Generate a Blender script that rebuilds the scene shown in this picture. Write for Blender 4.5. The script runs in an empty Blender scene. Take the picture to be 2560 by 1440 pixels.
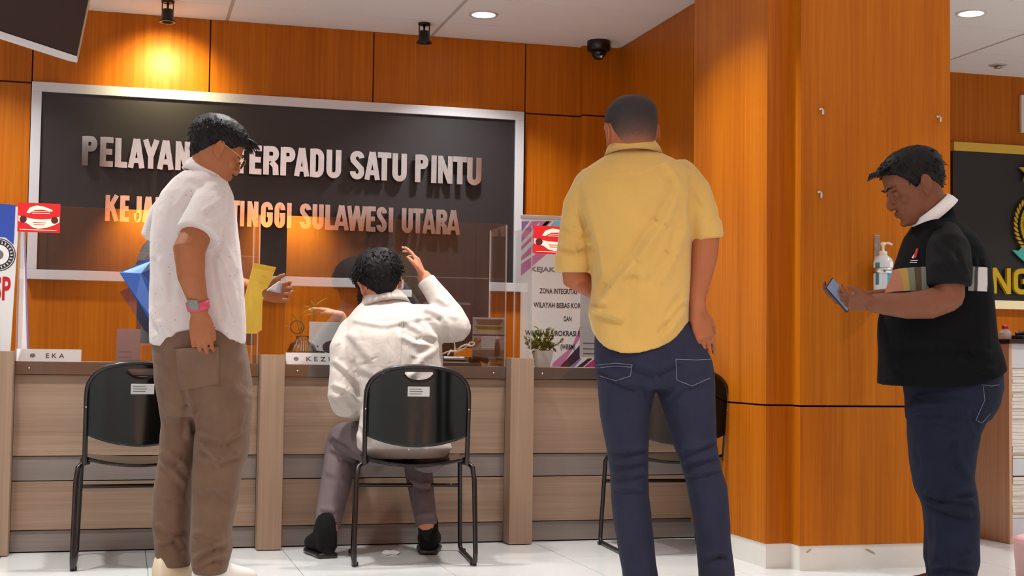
import bpy, bmesh, math, random
import numpy as np
from mathutils import Matrix, Vector, noise as mnoise
random.seed(7); rng = np.random.default_rng(7)
S = bpy.context.scene
C = S.collection
PI = math.pi
# ------------------------------------------------------------------ camera, world, lamps, exposure
FPX, YAW, PITCH, ROLL, CAMH = 3521.3, 0.270120829, 0.0498446458, -0.0134311432, 0.88
cyw, syw, cp, sp = math.cos(YAW), math.sin(YAW), math.cos(PITCH), math.sin(PITCH)
_F = np.array([syw*cp, cyw*cp, sp]); _R0 = np.array([cyw, -syw, 0.]); _U0 = np.cross(_R0, _F)
_cr, _sr = math.cos(ROLL), math.sin(ROLL)
_R = _cr*_R0 - _sr*_U0; _U = _sr*_R0 + _cr*_U0
CAMP = np.array([0, 0, CAMH])
RH = _R0.copy(); FH = np.array([syw, cyw, 0.]); UP = np.array([0, 0, 1.])
cam = bpy.data.cameras.new('camera'); cam.sensor_width = 36; cam.lens = FPX/2560*36; cam.clip_start = 0.05
co = bpy.data.objects.new('camera', cam); C.objects.link(co)
co.matrix_world = Matrix(((_R[0], _U[0], -_F[0], 0), (_R[1], _U[1], -_F[1], 0), (_R[2], _U[2], -_F[2], CAMH), (0, 0, 0, 1)))
S.camera = co
w = bpy.data.worlds.new('world'); S.world = w; w.use_nodes = True
w.node_tree.nodes['Background'].inputs[0].default_value = (0.86, 0.93, 1, 1)
w.node_tree.nodes['Background'].inputs[1].default_value = 2.2
vs = S.view_settings
S.display_settings.display_device = 'sRGB'
vs.view_transform = 'Standard'; vs.look = 'None'; vs.gamma = 1; vs.use_curve_mapping = False
vs.exposure = -0.14
ZC, YW, XS, YR, YC = 2.827, 8.30, 2.962, 8.20, 6.546      # ceiling, back wall, side wall, wall of the right bay, counter front
LIGHTS = []
def lamp(kind, loc, aim, power, size=0.14, color=(1, 0.97, 0.92), spot=1.2, blend=0.5, name='downlight_lamp', spread=PI):
    l = bpy.data.lights.new(name, kind); l.energy = power; l.color = color
    if kind == 'AREA': l.shape = 'DISK'; l.size = size; l.spread = spread
    if kind == 'SPOT': l.spot_size = spot; l.spot_blend = blend; l.shadow_soft_size = size
    o = bpy.data.objects.new(name, l); C.objects.link(o); o.location = loc
    o.rotation_euler = (Vector(aim)-Vector(loc)).to_track_quat('-Z', 'Y').to_euler()
    return o
DOWN = [(1.935, 7.671), (-0.95, 7.60), (4.50, 6.777),                       # the two in view, one behind the television
        (-0.62, 5.8), (0.66, 5.8), (1.935, 5.8), (4.5, 4.6), (-0.75, 2.6), (1.75, 2.4), (4.45, 2.0), (0.5, 0.0), (3.4, -0.2), (-1.9, 0.2), (6.4, 6.8), (6.6, 4.3)]
for i, (x, y) in enumerate(DOWN):
    lamp('AREA', (x, y, ZC-0.012), (x, y, 0), 24 if y > 4 else 42, 0.15, (1, 0.98, 0.95), spread=math.radians(114))
lamp('SPOT', (0.201, 7.96, 2.62), (0.20, 8.30, 2.40), 40, 0.02, (1, 0.84, 0.42), 2.0, 0.9, 'track_spot_lamp')
for x in (0.28, 1.82):                                                       # track spots on the wood wall behind the photographer
    lamp('SPOT', (x, -2.55, 2.70), (x, -3.0, 2.15), 560, 0.03, (1, 0.86, 0.5), 1.7, 0.9, 'track_spot_lamp')
# ------------------------------------------------------------------ pixel -> point helpers (the photograph taken as 2560 x 1440)
def ray(x, y): return ((x-1280)/FPX)*_R - ((y-720)/FPX)*_U + _F
def at(x, y, d): return CAMP + d*ray(x, y)                   # at distance d along the viewing axis
def aty(x, y, Y): r = ray(x, y); return CAMP + r*(Y/r[1])    # on the plane Y
def atx(x, y, X): r = ray(x, y); return CAMP + r*(X/r[0])
def atz(x, y, z): r = ray(x, y); return CAMP + r*((z-CAMH)/r[2])
def topx(v):                                                  # (n,3) -> pixels, depth
    q = v-CAMP; d = q@_F
    return 1280+FPX*(q@_R)/d, 720-FPX*(q@_U)/d, d
# ------------------------------------------------------------------ materials
def lin(c):
    c = np.array(c, float)/255
    r = np.where(c <= 0.04045, c/12.92, ((c+0.055)/1.055)**2.4)
    return (float(r[0]), float(r[1]), float(r[2]), 1)
MATS = {}
def newmat(name):
    m = bpy.data.materials.new(name); m.use_nodes = True; MATS[name] = m
    nt = m.node_tree; b = nt.nodes['Principled BSDF']
    return m, nt, b
def N(nt, t, **kw):
    n = nt.nodes.new(t)
    for k, v in kw.items():
        if k in n.inputs: n.inputs[k].default_value = v
        else: setattr(n, k, v)
    return n
def mat(name, c, rough=0.5, metal=0, spec=0.5, emis=None, es=0, noise=0, nscale=20, bump=0, bscale=200, coat=0, sss=0, stretch=(1, 1, 1), trans=0):
    m, nt, b = newmat(name)
    b.inputs['Base Color'].default_value = lin(c); b.inputs['Roughness'].default_value = rough
    b.inputs['Metallic'].default_value = metal; b.inputs['Specular IOR Level'].default_value = spec
    if coat: b.inputs['Coat Weight'].default_value = coat; b.inputs['Coat Roughness'].default_value = 0.08
    if sss: b.inputs['Subsurface Weight'].default_value = sss; b.inputs['Subsurface Radius'].default_value = (0.012, 0.005, 0.003); b.inputs['Subsurface Scale'].default_value = 1
    if trans: b.inputs['Transmission Weight'].default_value = trans
    if emis: b.inputs['Emission Color'].default_value = lin(emis); b.inputs['Emission Strength'].default_value = es
    if noise or bump:
        tc = N(nt, 'ShaderNodeTexCoord'); mp = N(nt, 'ShaderNodeMapping'); mp.inputs['Scale'].default_value = stretch
        nt.links.new(tc.outputs['Object'], mp.inputs['Vector'])
    if noise:
        tx = N(nt, 'ShaderNodeTexNoise', Scale=nscale, Detail=5.0, Roughness=0.6)
        nt.links.new(mp.outputs[0], tx.inputs['Vector'])
        mr = N(nt, 'ShaderNodeMapRange'); mr.inputs['To Min'].default_value = 1-noise; mr.inputs['To Max'].default_value = 1+noise
        mr.inputs['From Min'].default_value = .25; mr.inputs['From Max'].default_value = .75
        nt.links.new(tx.outputs['Fac'], mr.inputs['Value'])
        mx = N(nt, 'ShaderNodeVectorMath', operation='SCALE'); mx.inputs[0].default_value = lin(c)[:3]
        nt.links.new(mr.outputs[0], mx.inputs['Scale']); nt.links.new(mx.outputs[0], b.inputs['Base Color'])
    if bump:
        t2 = N(nt, 'ShaderNodeTexNoise', Scale=bscale, Detail=4.0); nt.links.new(mp.outputs[0], t2.inputs['Vector'])
        bp = N(nt, 'ShaderNodeBump', Strength=bump, Distance=0.004); nt.links.new(t2.outputs['Fac'], bp.inputs['Height'])
        nt.links.new(bp.outputs[0], b.inputs['Normal'])
    return m
def grain(name, c1, c2, axis='Z', rough=0.35, coat=0.0, sc=60, mott=0.12, spec=.4):
    """veneer: fine streaks along one axis, two tones, slight broad mottling"""
    m, nt, b = newmat(name)
    b.inputs['Roughness'].default_value = rough; b.inputs['Specular IOR Level'].default_value = spec
    if coat: b.inputs['Coat Weight'].default_value = coat; b.inputs['Coat Roughness'].default_value = 0.12
    tc = N(nt, 'ShaderNodeTexCoord'); mp = N(nt, 'ShaderNodeMapping')
    s = {'Z': (sc, sc, 1.2), 'X': (1.2, sc, sc), 'Y': (sc, 1.2, sc)}[axis]
    mp.inputs['Scale'].default_value = s
    oi = N(nt, 'ShaderNodeObjectInfo'); va = N(nt, 'ShaderNodeVectorMath', operation='ADD')
    sc2 = N(nt, 'ShaderNodeVectorMath', operation='SCALE'); sc2.inputs[0].default_value = (7, 5, 3); nt.links.new(oi.outputs['Random'], sc2.inputs['Scale'])
    nt.links.new(tc.outputs['Object'], va.inputs[0]); nt.links.new(sc2.outputs[0], va.inputs[1])
    nt.links.new(va.outputs[0], mp.inputs['Vector'])
    t = N(nt, 'ShaderNodeTexNoise', Scale=1.0, Detail=6.0, Roughness=0.65); nt.links.new(mp.outputs[0], t.inputs['Vector'])
    mp2 = N(nt, 'ShaderNodeMapping'); mp2.inputs['Scale'].default_value = tuple(q*0.12 for q in s); nt.links.new(va.outputs[0], mp2.inputs['Vector'])
    t2 = N(nt, 'ShaderNodeTexNoise', Scale=1.0, Detail=2.0); nt.links.new(mp2.outputs[0], t2.inputs['Vector'])
    ad = N(nt, 'ShaderNodeMath', operation='MULTIPLY_ADD'); nt.links.new(t2.outputs['Fac'], ad.inputs[0]); ad.inputs[1].default_value = 0.6; 
    sub = N(nt, 'ShaderNodeMath', operation='SUBTRACT'); nt.links.new(t.outputs['Fac'], sub.inputs[0]); sub.inputs[1].default_value = 0.3
    nt.links.new(sub.outputs[0], ad.inputs[2])
    cr = N(nt, 'ShaderNodeValToRGB'); cr.color_ramp.elements[0].position = 0.25; cr.color_ramp.elements[1].position = 0.75
    cr.color_ramp.elements[0].color = lin(c1); cr.color_ramp.elements[1].color = lin(c2)
    nt.links.new(ad.outputs[0], cr.inputs['Fac']); nt.links.new(cr.outputs['Color'], b.inputs['Base Color'])
    return m
M_wood = grain('orange_wood', (162, 82, 7), (194, 111, 12), 'Z', 0.42, 0.0, spec=.22)
M_woodjoint = mat('joint_dark', (38, 10, 4), 0.7)
M_counter = grain('taupe_laminate', (128, 104, 86), (156, 131, 111), 'X', 0.45, 0, 90)
M_band = grain('grey_laminate', (112, 103, 98), (130, 120, 114), 'X', 0.4, 0, 60)
M_post = grain('taupe_post', (138, 112, 92), (158, 132, 110), 'Z', 0.45, 0, 80)
M_tan = grain('tan_laminate', (176, 138, 108), (198, 160, 130), 'Z', 0.45, 0, 80)
M_edge = mat('worktop_edge', (120, 108, 98), 0.4)
M_worktop = mat('worktop', (150, 135, 120), 0.35)
M_ceil = mat('ceiling_tile', (240, 240, 240), 0.9, noise=.02, nscale=120, bump=.1, bscale=300)
M_tbar = mat('ceiling_bar', (190, 186, 182), 0.6)
M_floor = mat('floor_tile', (216, 218, 218), 0.12, spec=0.5, noise=.02, nscale=3)
M_grout = mat('grout', (150, 148, 143), 0.8)
M_white = mat('white_plaster', (222, 218, 210), 0.6, noise=.04, nscale=9)
M_board = mat('black_board', (34, 32, 35), 0.42, noise=.06, nscale=6)
M_frame = mat('silver_frame', (205, 208, 214), 0.42, metal=0.25)
M_chrome = mat('brushed_letter', (206, 198, 198), 0.13, metal=1.0, noise=.12, nscale=14)
M_black = mat('black_plastic', (14, 14, 15), 0.3)
M_gloss = mat('black_gloss', (7, 9, 8), 0.12, spec=0.32)
M_tube = mat('black_tube', (26, 18, 17), 0.28)
M_steel = mat('steel', (200, 198, 194), 0.25, metal=1)
M_gold = mat('gold_letter', (212, 180, 40), 0.35, metal=0.35)
M_goldband = mat('gold_band', (222, 186, 74), 0.35, metal=0.2)
M_paper = mat('white_paper', (246, 246, 246), 0.5)
M_label = mat('label_paper', (206, 206, 206), 0.5)
M_ink = mat('ink', (40, 40, 46), 0.7)
M_inkgrey = mat('grey_ink', (120, 118, 122), 0.7)
M_red = mat('red_print', (196, 26, 32), 0.35)
M_cream = mat('cream_print', (232, 216, 196), 0.4)
M_dkred = mat('dark_red_print', (74, 22, 22), 0.4)
M_pink = mat('pink_print', (206, 128, 176), 0.45)
M_lilac = mat('lilac_print', (150, 128, 196), 0.45)
M_cyan = mat('cyan_print', (140, 214, 232), 0.45)
M_magenta = mat('magenta_print', (206, 62, 128), 0.45)
M_plum = mat('plum_print', (66, 44, 66), 0.45)
M_blue = mat('blue_print', (44, 84, 190), 0.4)
M_teal = mat('teal_enamel', (70, 190, 176), 0.35)
M_leaf = mat('leaf', (70, 104, 40), 0.45, noise=.3, nscale=40)
M_leaf2 = mat('pale_leaf', (150, 170, 70), 0.4, noise=.2, nscale=40)
M_flower = mat('pale_bloom', (226, 226, 150), 0.5)
M_pot = mat('pot', (214, 212, 208), 0.4)
M_emit = mat('lamp_disc', (255, 255, 255), 0.5, emis=(255, 250, 240), es=14)
def acrylic(name, tint=(1, 1, 1), gain=1.0, add=0.0):
    m = bpy.data.materials.new(name); m.use_nodes = True; nt = m.node_tree; nt.nodes.clear()
    o = N(nt, 'ShaderNodeOutputMaterial'); t = N(nt, 'ShaderNodeBsdfTransparent'); t.inputs[0].default_value = (*tint, 1)
    g = N(nt, 'ShaderNodeBsdfGlossy'); g.inputs['Roughness'].default_value = 0.0
    f = N(nt, 'ShaderNodeFresnel', IOR=1.5); mx = N(nt, 'ShaderNodeMixShader')
    mu = N(nt, 'ShaderNodeMath', operation='MULTIPLY_ADD', use_clamp=True); mu.inputs[1].default_value = min(gain, 1); mu.inputs[2].default_value = add
    nt.links.new(f.outputs[0], mu.inputs[0]); nt.links.new(mu.outputs[0], mx.inputs[0]); nt.links.new(t.outputs[0], mx.inputs[1]); nt.links.new(g.outputs[0], mx.inputs[2])
    nt.links.new(mx.outputs[0], o.inputs[0]); return m
M_acr = acrylic('clear_acrylic', (1, 1, 1), .8, .045); M_acrs = acrylic('clear_acrylic_side', (1, 1, 1), .3)
M_glass = acrylic('clear_glass', (.93, .95, .92), 1.3)
def edgemat():
    m, nt, b = newmat('acrylic_edge'); b.inputs['Base Color'].default_value = lin((232, 222, 214)); b.inputs['Roughness'].default_value = .15; b.inputs['Alpha'].default_value = .55
    return m
M_acre = edgemat()
# ------------------------------------------------------------------ mesh helpers
class MB:
    def __init__(s): s.v = []; s.f = []; s.m = []
    def add(s, vs_, fs, mi=0):
        o = len(s.v); s.v += [tuple(float(q) for q in p) for p in vs_]; s.f += [tuple(i+o for i in f) for f in fs]; s.m += [mi]*len(fs); return s
    def box(s, a, b, mi=0, faces=None):
        x0, y0, z0 = a; x1, y1, z1 = b
        V = [(x0, y0, z0), (x1, y0, z0), (x1, y1, z0), (x0, y1, z0), (x0, y0, z1), (x1, y0, z1), (x1, y1, z1), (x0, y1, z1)]
        return s.add(V, [(0, 3, 2, 1), (4, 5, 6, 7), (0, 1, 5, 4), (1, 2, 6, 5), (2, 3, 7, 6), (3, 0, 4, 7)], mi)
    def obox(s, c, ax, ay, az, mi=0):     # half vectors
        c, ax, ay, az = map(np.array, (c, ax, ay, az))
        V = [c+i*ax+j*ay+k*az for k in (-1, 1) for j, i in ((-1, -1), (-1, 1), (1, 1), (1, -1))]
        F = [(0, 3, 2, 1), (4, 5, 6, 7), (0, 1, 5, 4), (1, 2, 6, 5), (2, 3, 7, 6), (3, 0, 4, 7)]
        if np.dot(np.cross(ax, ay), az) < 0: F = [f[::-1] for f in F]
        return s.add(V, F, mi)
    def rings(s, R, mi=0, closed=True, cap=True, loop=False):
        n = len(R[0]); V = [p for r in R for p in r]; F = []
        k = len(R)
        for i in range(k if loop else k-1):
            for j in range(n if closed else n-1):
                a = i*n+j; b = i*n+(j+1) % n; i2 = (i+1) % k
                F.append((a, b, i2*n+(j+1) % n, i2*n+j))
        if cap and not loop:
            V = V+[tuple(np.mean(np.array(R[0]), 0)), tuple(np.mean(np.array(R[-1]), 0))]
            for j in range(n):
                F.append((k*n, (j+1) % n, j)); F.append((k*n+1, (k-1)*n+j, (k-1)*n+(j+1) % n))
        return s.add(V, F, mi)
    def tube(s, pts, r, n=12, mi=0, round_=True, flat=1.0):
        pts = [np.array(p, float) for p in pts]; rr = list(r) if hasattr(r, '__len__') else [r]*len(pts)
        if round_:
            a = pts[0]-pts[1]; a /= np.linalg.norm(a); b = pts[-1]-pts[-2]; b /= np.linalg.norm(b)
            pts = [pts[0]+a*rr[0]*.95, pts[0]+a*rr[0]*.6]+pts; r0 = rr; rr = [rr[0]*.3, rr[0]*.8]+rr
            if round_ != 'start': pts += [pts[-1]+b*r0[-1]*.6, pts[-1]+b*r0[-1]*.95]; rr += [r0[-1]*.8, r0[-1]*.3]
        T = []
        for i in range(len(pts)):
            t = pts[min(i+1, len(pts)-1)]-pts[max(i-1, 0)]; T.append(t/(np.linalg.norm(t)+1e-12))
        u = np.cross(T[0], UP)
        if np.linalg.norm(u) < .2: u = np.cross(T[0], np.array([1., 0, 0]))
        R = []
        for i, p in enumerate(pts):
            u = u-T[i]*np.dot(u, T[i]); u /= np.linalg.norm(u); v_ = np.cross(T[i], u)
            R.append([p+rr[i]*(math.cos(q)*u+flat*math.sin(q)*v_) for q in np.linspace(0, 2*PI, n, endpoint=False)])
        return s.rings(R, mi)
    def ell(s, c, a, b, c3, n=16, k=10, mi=0):        # ellipsoid by half axes (vectors)
        c, a, b, c3 = map(np.array, (c, a, b, c3)); R = []
        for i in range(1, k):
            ph = PI*i/k
            R.append([c+math.sin(ph)*(math.cos(t)*a+math.sin(t)*b)-math.cos(ph)*c3 for t in np.linspace(0, 2*PI, n, endpoint=False)])
        return s.rings(R, mi)
    def cyl(s, p0, p1, r0, r1=None, n=20, mi=0): return s.tube([p0, p1], [r0, r0 if r1 is None else r1], n, mi, False)
    def lathe(s, c, prof, n=24, mi=0, loop=False):
        c = np.array(c); R = [[c+np.array([r*math.cos(t), r*math.sin(t), z]) for t in np.linspace(0, 2*PI, n, endpoint=False)] for r, z in prof]
        return s.rings(R, mi, loop=loop)
    def mesh(s, name, off=(0, 0, 0)):
        me = bpy.data.meshes.new(name); V = np.array(s.v)-np.array(off)
        me.from_pydata(V.tolist(), [], s.f); me.polygons.foreach_set('material_index', s.m)
        return me
    def build(s, name, mats, parent=None, smooth=False, local=False, bevel=0, **tags):
        off = (0, 0, 0)
        if parent is not None and not local: off = tuple(wloc(parent))
        me = s.mesh(name, off)
        return link(name, me, mats, parent, smooth, bevel, **tags)
def wloc(o):
    p = np.array(o.location)
    while o.parent is not None: o = o.parent; p = p+np.array(o.location)
    return p
def link(name, me, mats, parent=None, smooth=False, bevel=0, **tags):
    for m in (mats if isinstance(mats, (list, tuple)) else [mats]): me.materials.append(m)
    bm = bmesh.new(); bm.from_mesh(me); bmesh.ops.recalc_face_normals(bm, faces=bm.faces)
    if bevel: bmesh.ops.bevel(bm, geom=[e for e in bm.edges if e.calc_face_angle(0) > .6], offset=bevel, segments=2, profile=.6, affect='EDGES')
    bm.to_mesh(me); bm.free()
    if smooth: me.polygons.foreach_set('use_smooth', [True]*len(me.polygons))
    if smooth == 'auto':
        pass
    o = bpy.data.objects.new(name, me); C.objects.link(o)
    if parent is not None: o.parent = parent
    for k, v in tags.items(): o[k] = v
    return o
def struct(o): o['kind'] = 'structure'; return o
def thing(name, label, cat, loc=(0, 0, 0), rz=0, group=None):
    o = bpy.data.objects.new(name, None); C.objects.link(o); o.location = loc; o.rotation_euler = (0, 0, rz); o.empty_display_size = .05
    o['label'] = label; o['category'] = cat
    if group: o['group'] = group
    return o
def tag(o, label, cat, group=None):
    o['label'] = label; o['category'] = cat
    if group: o['group'] = group
    return o
def copy_tree(o, parent=None):
    c = o.copy(); C.objects.link(c)
    if parent is not None: c.parent = parent
    for ch in list(o.children): copy_tree(ch, c)
    return c
def recenter(o):      # move a single-mesh thing's origin to the base of its bounds
    me = o.data; n = len(me.vertices); v = np.empty(n*3); me.vertices.foreach_get('co', v); v = v.reshape(-1, 3)
    b = np.array([(v[:, 0].min()+v[:, 0].max())/2, (v[:, 1].min()+v[:, 1].max())/2, v[:, 2].min()])
    me.vertices.foreach_set('co', (v-b).ravel()); o.location = tuple(np.array(o.location)+b); me.update(); return o
def text(body, size, origin, xdir, updir, m, name='lettering', parent=None, depth=0.0004, width=1.0, align='LEFT', offset=0.0, maxw=None):
    cu = bpy.data.curves.new(name, 'FONT'); cu.body = body; cu.size = size; cu.extrude = depth; cu.align_x = align; cu.offset = offset; cu.resolution_u = 3
    t = bpy.data.objects.new(name, cu); C.objects.link(t)
    me = bpy.data.meshes.new_from_object(t.evaluated_get(bpy.context.evaluated_depsgraph_get())); bpy.data.objects.remove(t); bpy.data.curves.remove(cu)
    n = len(me.vertices); v = np.empty(n*3); me.vertices.foreach_get('co', v); v = v.reshape(-1, 3)
    if maxw: width = maxw/(v[:, 0].max()-v[:, 0].min()+1e-9)
    xd = np.array(xdir, float); xd /= np.linalg.norm(xd); ud = np.array(updir, float); ud /= np.linalg.norm(ud); nd = np.cross(xd, ud)
    off = np.array(wloc(parent)) if parent is not None else np.zeros(3)
    P = np.array(origin)+v[:, :1]*width*xd+v[:, 1:2]*ud+v[:, 2:3]*nd-off
    me.vertices.foreach_set('co', P.ravel()); me.update()
    return link(name, me, m, parent)
def poly(mb, pts, nrm, depth, mi=0):       # flat prism from a planar outline (front at +nrm*depth)
    pts = [np.array(p, float) for p in pts]; n = len(pts); nrm = np.array(nrm, float)
    V = pts+[p+nrm*depth for p in pts]
    F = [tuple(range(n, 2*n)), tuple(range(n-1, -1, -1))]+[(i, (i+1) % n, n+(i+1) % n, n+i) for i in range(n)]
    mb.add(V, F, mi)
# ------------------------------------------------------------------ room shell
XL, XR, YF = -3.2, 7.6, -3.0
floor = struct(MB().box((XL, YF, -0.06), (XR, 8.5, -0.006)).build('floor', M_grout))
fx0, fy0 = 0.13, 6.02                                          # one joint corner of the 60 cm tiles
for i in range(-5, 12):
    for j in range(-6, 4):
        x0, y0 = fx0+i*.6, fy0+j*.6; x1, y1 = min(x0+.597, XR), min(y0+.597, 8.3)
        if y1-y0 > .05 and x0 > XL: MB().box((x0, y0, -.006), (x1, y1, 0)).build('floor_tile', M_floor, floor, local=True)
MB().box((XL, YF, -.006), (XR, fy0-6*.6, 0)).build('far_tiles', M_floor, floor, local=True)['kind'] = 'stuff'
ceil = struct(MB().box((XL, YF, ZC+.012), (XR, 8.5, ZC+.06)).build('ceiling', M_ceil))
for xa, xb, ya, yb, bars, rows in ((XL, XS, 4.3, 8.3, [-1.89, -.67, .548, 1.767], [7.915, 7.325, 6.735, 6.145, 5.555, 4.965]),
                                   (XS+.1, XR, 4.3, 8.3, [3.85, 5.072, 6.29], [7.637, 7.053, 6.47, 5.885, 5.3, 4.715])):
    xe = [xa]+bars+[xb]; ye = [ya]+sorted(rows)+[yb]
    for i in range(len(xe)-1):
        for j in range(len(ye)-1):
            MB().box((xe[i]+.011, ye[j]+.0035, ZC), (xe[i+1]-.011, ye[j+1]-.0035, ZC+.012)).build('ceiling_tile', M_ceil, ceil, local=True)
    for b in bars: MB().box((b-.012, ya, ZC+.002), (b+.012, yb, ZC+.012)).build('ceiling_bar', M_tbar, ceil, local=True)
    for r in rows: MB().box((xa, r-.004, ZC+.004), (xb, r+.004, ZC+.012)).build('ceiling_bar', M_tbar, ceil, local=True)
MB().box((XL, YF, ZC), (XR, 4.3, ZC+.012)).build('plain_ceiling', M_ceil, ceil, local=True)
MB().box((XS, 4.3, ZC), (XS+.1, 8.3, ZC+.012)).build('plain_ceiling', M_ceil, ceil, local=True)
# back wall: dark backing with wood panels standing 12 mm proud, 8 mm joints
wb = struct(MB().box((XL, YW+.012, 0), (XS+.1, YW+.10, ZC)).build('wall_back', M_woodjoint))
vx = [XL, -1.75, -.520, .456, 1.417, 2.366]; zj = 2.392
for i in range(5):
    a, b = vx[i]+.004, vx[i+1]-.004
    MB().box((a, YW, 0), (b, YW+.012, zj-.005)).build('panel', M_wood, wb, local=True)
    MB().box((a, YW, zj+.005), (b, YW+.012, ZC)).build('panel', M_wood, wb, local=True)
for a, b, y in ((2.366+.004, 2.72, YW), (2.72, XS, YW-.06)):   # panel and the shallow pier in the corner
    MB().box((a, y, 0), (b, YW+.012, zj-.005)).build('panel', M_wood, wb, local=True)
    MB().box((a, y, zj+.005), (b, YW+.012, ZC)).build('panel', M_wood, wb, local=True)
ws = struct(MB().box((XS+.012, 5.6, 0), (XS+.09, YW, ZC)).build('wall_side', M_woodjoint))
for a, b in ((5.55, 7.042), (7.056, YW-.06)):
    MB().box((XS, a, 0), (XS+.012, b, 1.302)).build('panel', M_wood, ws, local=True)
    MB().box((XS, a, 1.308), (XS+.012, b, ZC)).build('panel', M_wood, ws, local=True)
wr = struct(MB().box((XS+.09, YR+.012, 0), (XR, YR+.1, ZC)).build('wall_right_bay', M_woodjoint))
for a, b in ((XS+.09, 4.19), (4.198, 6.2), (6.208, XR)):
    MB().box((a, YR, 0), (b, YR+.012, ZC)).build('panel', M_wood, wr, local=True)
wf = struct(MB().box((XL, YF-.1, 0), (XR, YF-.012, ZC)).build('wall_front', M_woodjoint))
for i in range(9):
    a = XL+i*1.2; MB().box((a+.004, YF-.012, 0), (a+1.196, YF, ZC)).build('panel', M_wood, wf, local=True)
M_plain = mat('warm_white_wall', (206, 196, 184), .8)
wl = struct(MB().box((XL-.1, YF, 0), (XL, 8.5, .25)).box((XL-.1, YF, 2.55), (XL, 8.5, ZC)).box((XL-.1, YF, .25), (XL, -2.2, 2.55)).box((XL-.1, 4.2, .25), (XL, 8.5, 2.55)).build('wall_left', M_plain))
wn = thing('fill_window_1', 'unseen window added in the left wall for fill daylight', 'window', (XL-.05, 1, .25)); wn['kind'] = 'structure'      # made-up opening out of view, added so world light fills the room
for y in (-2.2, -.6, 1.0, 2.6, 4.16): MB().box((XL-.08, y, .25), (XL-.02, y+.04, 2.55)).build('mullion', M_frame, wn)
for z_ in (.25, 2.51): MB().box((XL-.08, -2.2, z_), (XL-.02, 4.2, z_+.04)).build('transom', M_frame, wn)
for y in (-2.16, -.56, 1.04, 2.64): MB().box((XL-.055, y, .29), (XL-.045, y+1.56, 2.51)).build('pane', M_acrs, wn)
struct(MB().box((XR, YF, 0), (XR+.1, 8.5, ZC)).build('wall_right', M_plain))
# clad column between the two bays
cx0, cx1, cy0 = 2.781, 3.507, 5.443
colm = struct(MB().box((2.69, 5.56, 0), (3.50, 6.35, ZC)).build('pillar_column', M_woodjoint))
for za, zb in ((.105, .690), (.698, ZC)):
    for nm, (a, b) in (('panel', ((cx0, cy0, za), (cx1, cy0+.02, zb))), ('panel', ((cx0+.001, cy0+.02, za), (cx0+.02, 5.535, zb))),
                       ('panel', ((2.668, 5.535, za), (cx0+.001, 5.56, zb))), ('panel', ((2.668, 5.56, za), (2.69, 6.35, zb))), ('panel', ((cx1-.02, cy0+.02, za), (cx1, 6.35, zb)))):
        MB().box(a, b).build(nm, M_wood, colm, local=True)
bs = struct(MB().box((cx0+.002, cy0+.004, 0), (cx1-.002, 5.6, .105)).build('baseboard_column', M_white))
MB().box((2.672, 5.539, 0), (cx0+.002, 6.3, .105)).build('skirting', M_white, bs, local=True)
for px, py, nm in ((2052, 276, 'steel standoff pin on the orange column, upper left one of three'), (2345, 295, 'steel standoff pin on the orange column, near its right edge'), (2048, 483, 'steel standoff pin on the orange column, lower left one of three')):
    p = aty(px, py, cy0); t = thing('standoff_pin', nm, 'pin', tuple(p), group='steel standoff pins on the column')
    MB().cyl(p, p+np.array([0, -.022, 0]), .006).build('stem', M_steel, t)
    MB().lathe((0, 0, 0), [(.0115, 0), (.0115, .008), (.009, .0105)]).build('head', M_steel, t, True, local=True)
    h = t.children[-1]; h.rotation_euler = (PI/2, 0, 0); h.location = (0, -.020, 0)
M_chip = mat('chip_brown', (176, 150, 118), .8)
for pts in (((2014, 1381), (2022, 1374), (2030, 1371), (2027, 1376), (2018, 1383)), ((2160, 1371), (2172, 1373), (2186, 1381), (2188, 1386), (2176, 1382), (2166, 1376))):
    MB().add([tuple(aty(x, y, cy0+.0035)) for x, y in pts], [tuple(range(len(pts)))]).build('chip_mark', M_chip, bs, local=True)
sc0 = atz(975, 1382, 0)
scr = thing('paper_scrap', 'torn white paper scrap on the floor under the middle chair', 'paper', tuple(sc0))
mb = MB(); poly(mb, [atz(x, y, .002) for x, y in ((954, 1383), (962, 1377), (975, 1378), (984, 1376), (1001, 1382), (992, 1387), (977, 1386), (966, 1388))][::-1], (0, 0, 1), .003); mb.build('sheet', M_paper, scr)
mb = MB(); poly(mb, [atz(x, y, .005) for x, y in ((962, 1377), (975, 1378), (979, 1383), (966, 1384))][::-1], (0, 0, 1), .004); mb.build('folded_flap', M_paper, scr)
# ------------------------------------------------------------------ service counter
ct = thing('service_counter', 'long taupe laminate service counter with projecting posts below the black sign', 'counter', (1.25, YC, 0))
def part(mb, name, m, par=ct, bevel=0, smooth=False): return mb.build(name, m, par, smooth, bevel=bevel)
xa, xb = -2.0, XS-.002
part(MB().box((xa, YC+.018, 0), (xb, YC+.04, .79)), 'carcass', M_woodjoint)
posts = [(-1.687, -1.577), (-.556, -.445), (.612, .721), (1.786, 1.900), (2.905, XS-.002)]
for a, b in posts:
    part(MB().box((a, YC-.10, .004), (b, YC+.45, .882)), 'post', M_post, bevel=.002)
for i in range(4):
    a, b = posts[i][1]+.001, posts[i+1][0]-.001
    for z0, z1, nm, m, dy in ((.424, .779, 'panel', M_counter, 0), (.315, .421, 'strip', M_band, .006), (.100, .311, 'panel', M_counter, 0), (.006, .096, 'strip', M_band, .006)):
        part(MB().box((a, YC+dy, z0), (b, YC+.018, z1)), nm, m, bevel=.0015)
    part(MB().box((a, YC-.006, .782), (b, YC+.02, .838)), 'worktop_edge', M_edge, bevel=.002)
    part(MB().box((a, YC+.02, .800), (b, YC+.62, .838)), 'worktop', M_worktop)
part(MB().box((xa, YC+.60, 0), (xb, YC+.62, .80)), 'back_panel', M_band)
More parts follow.
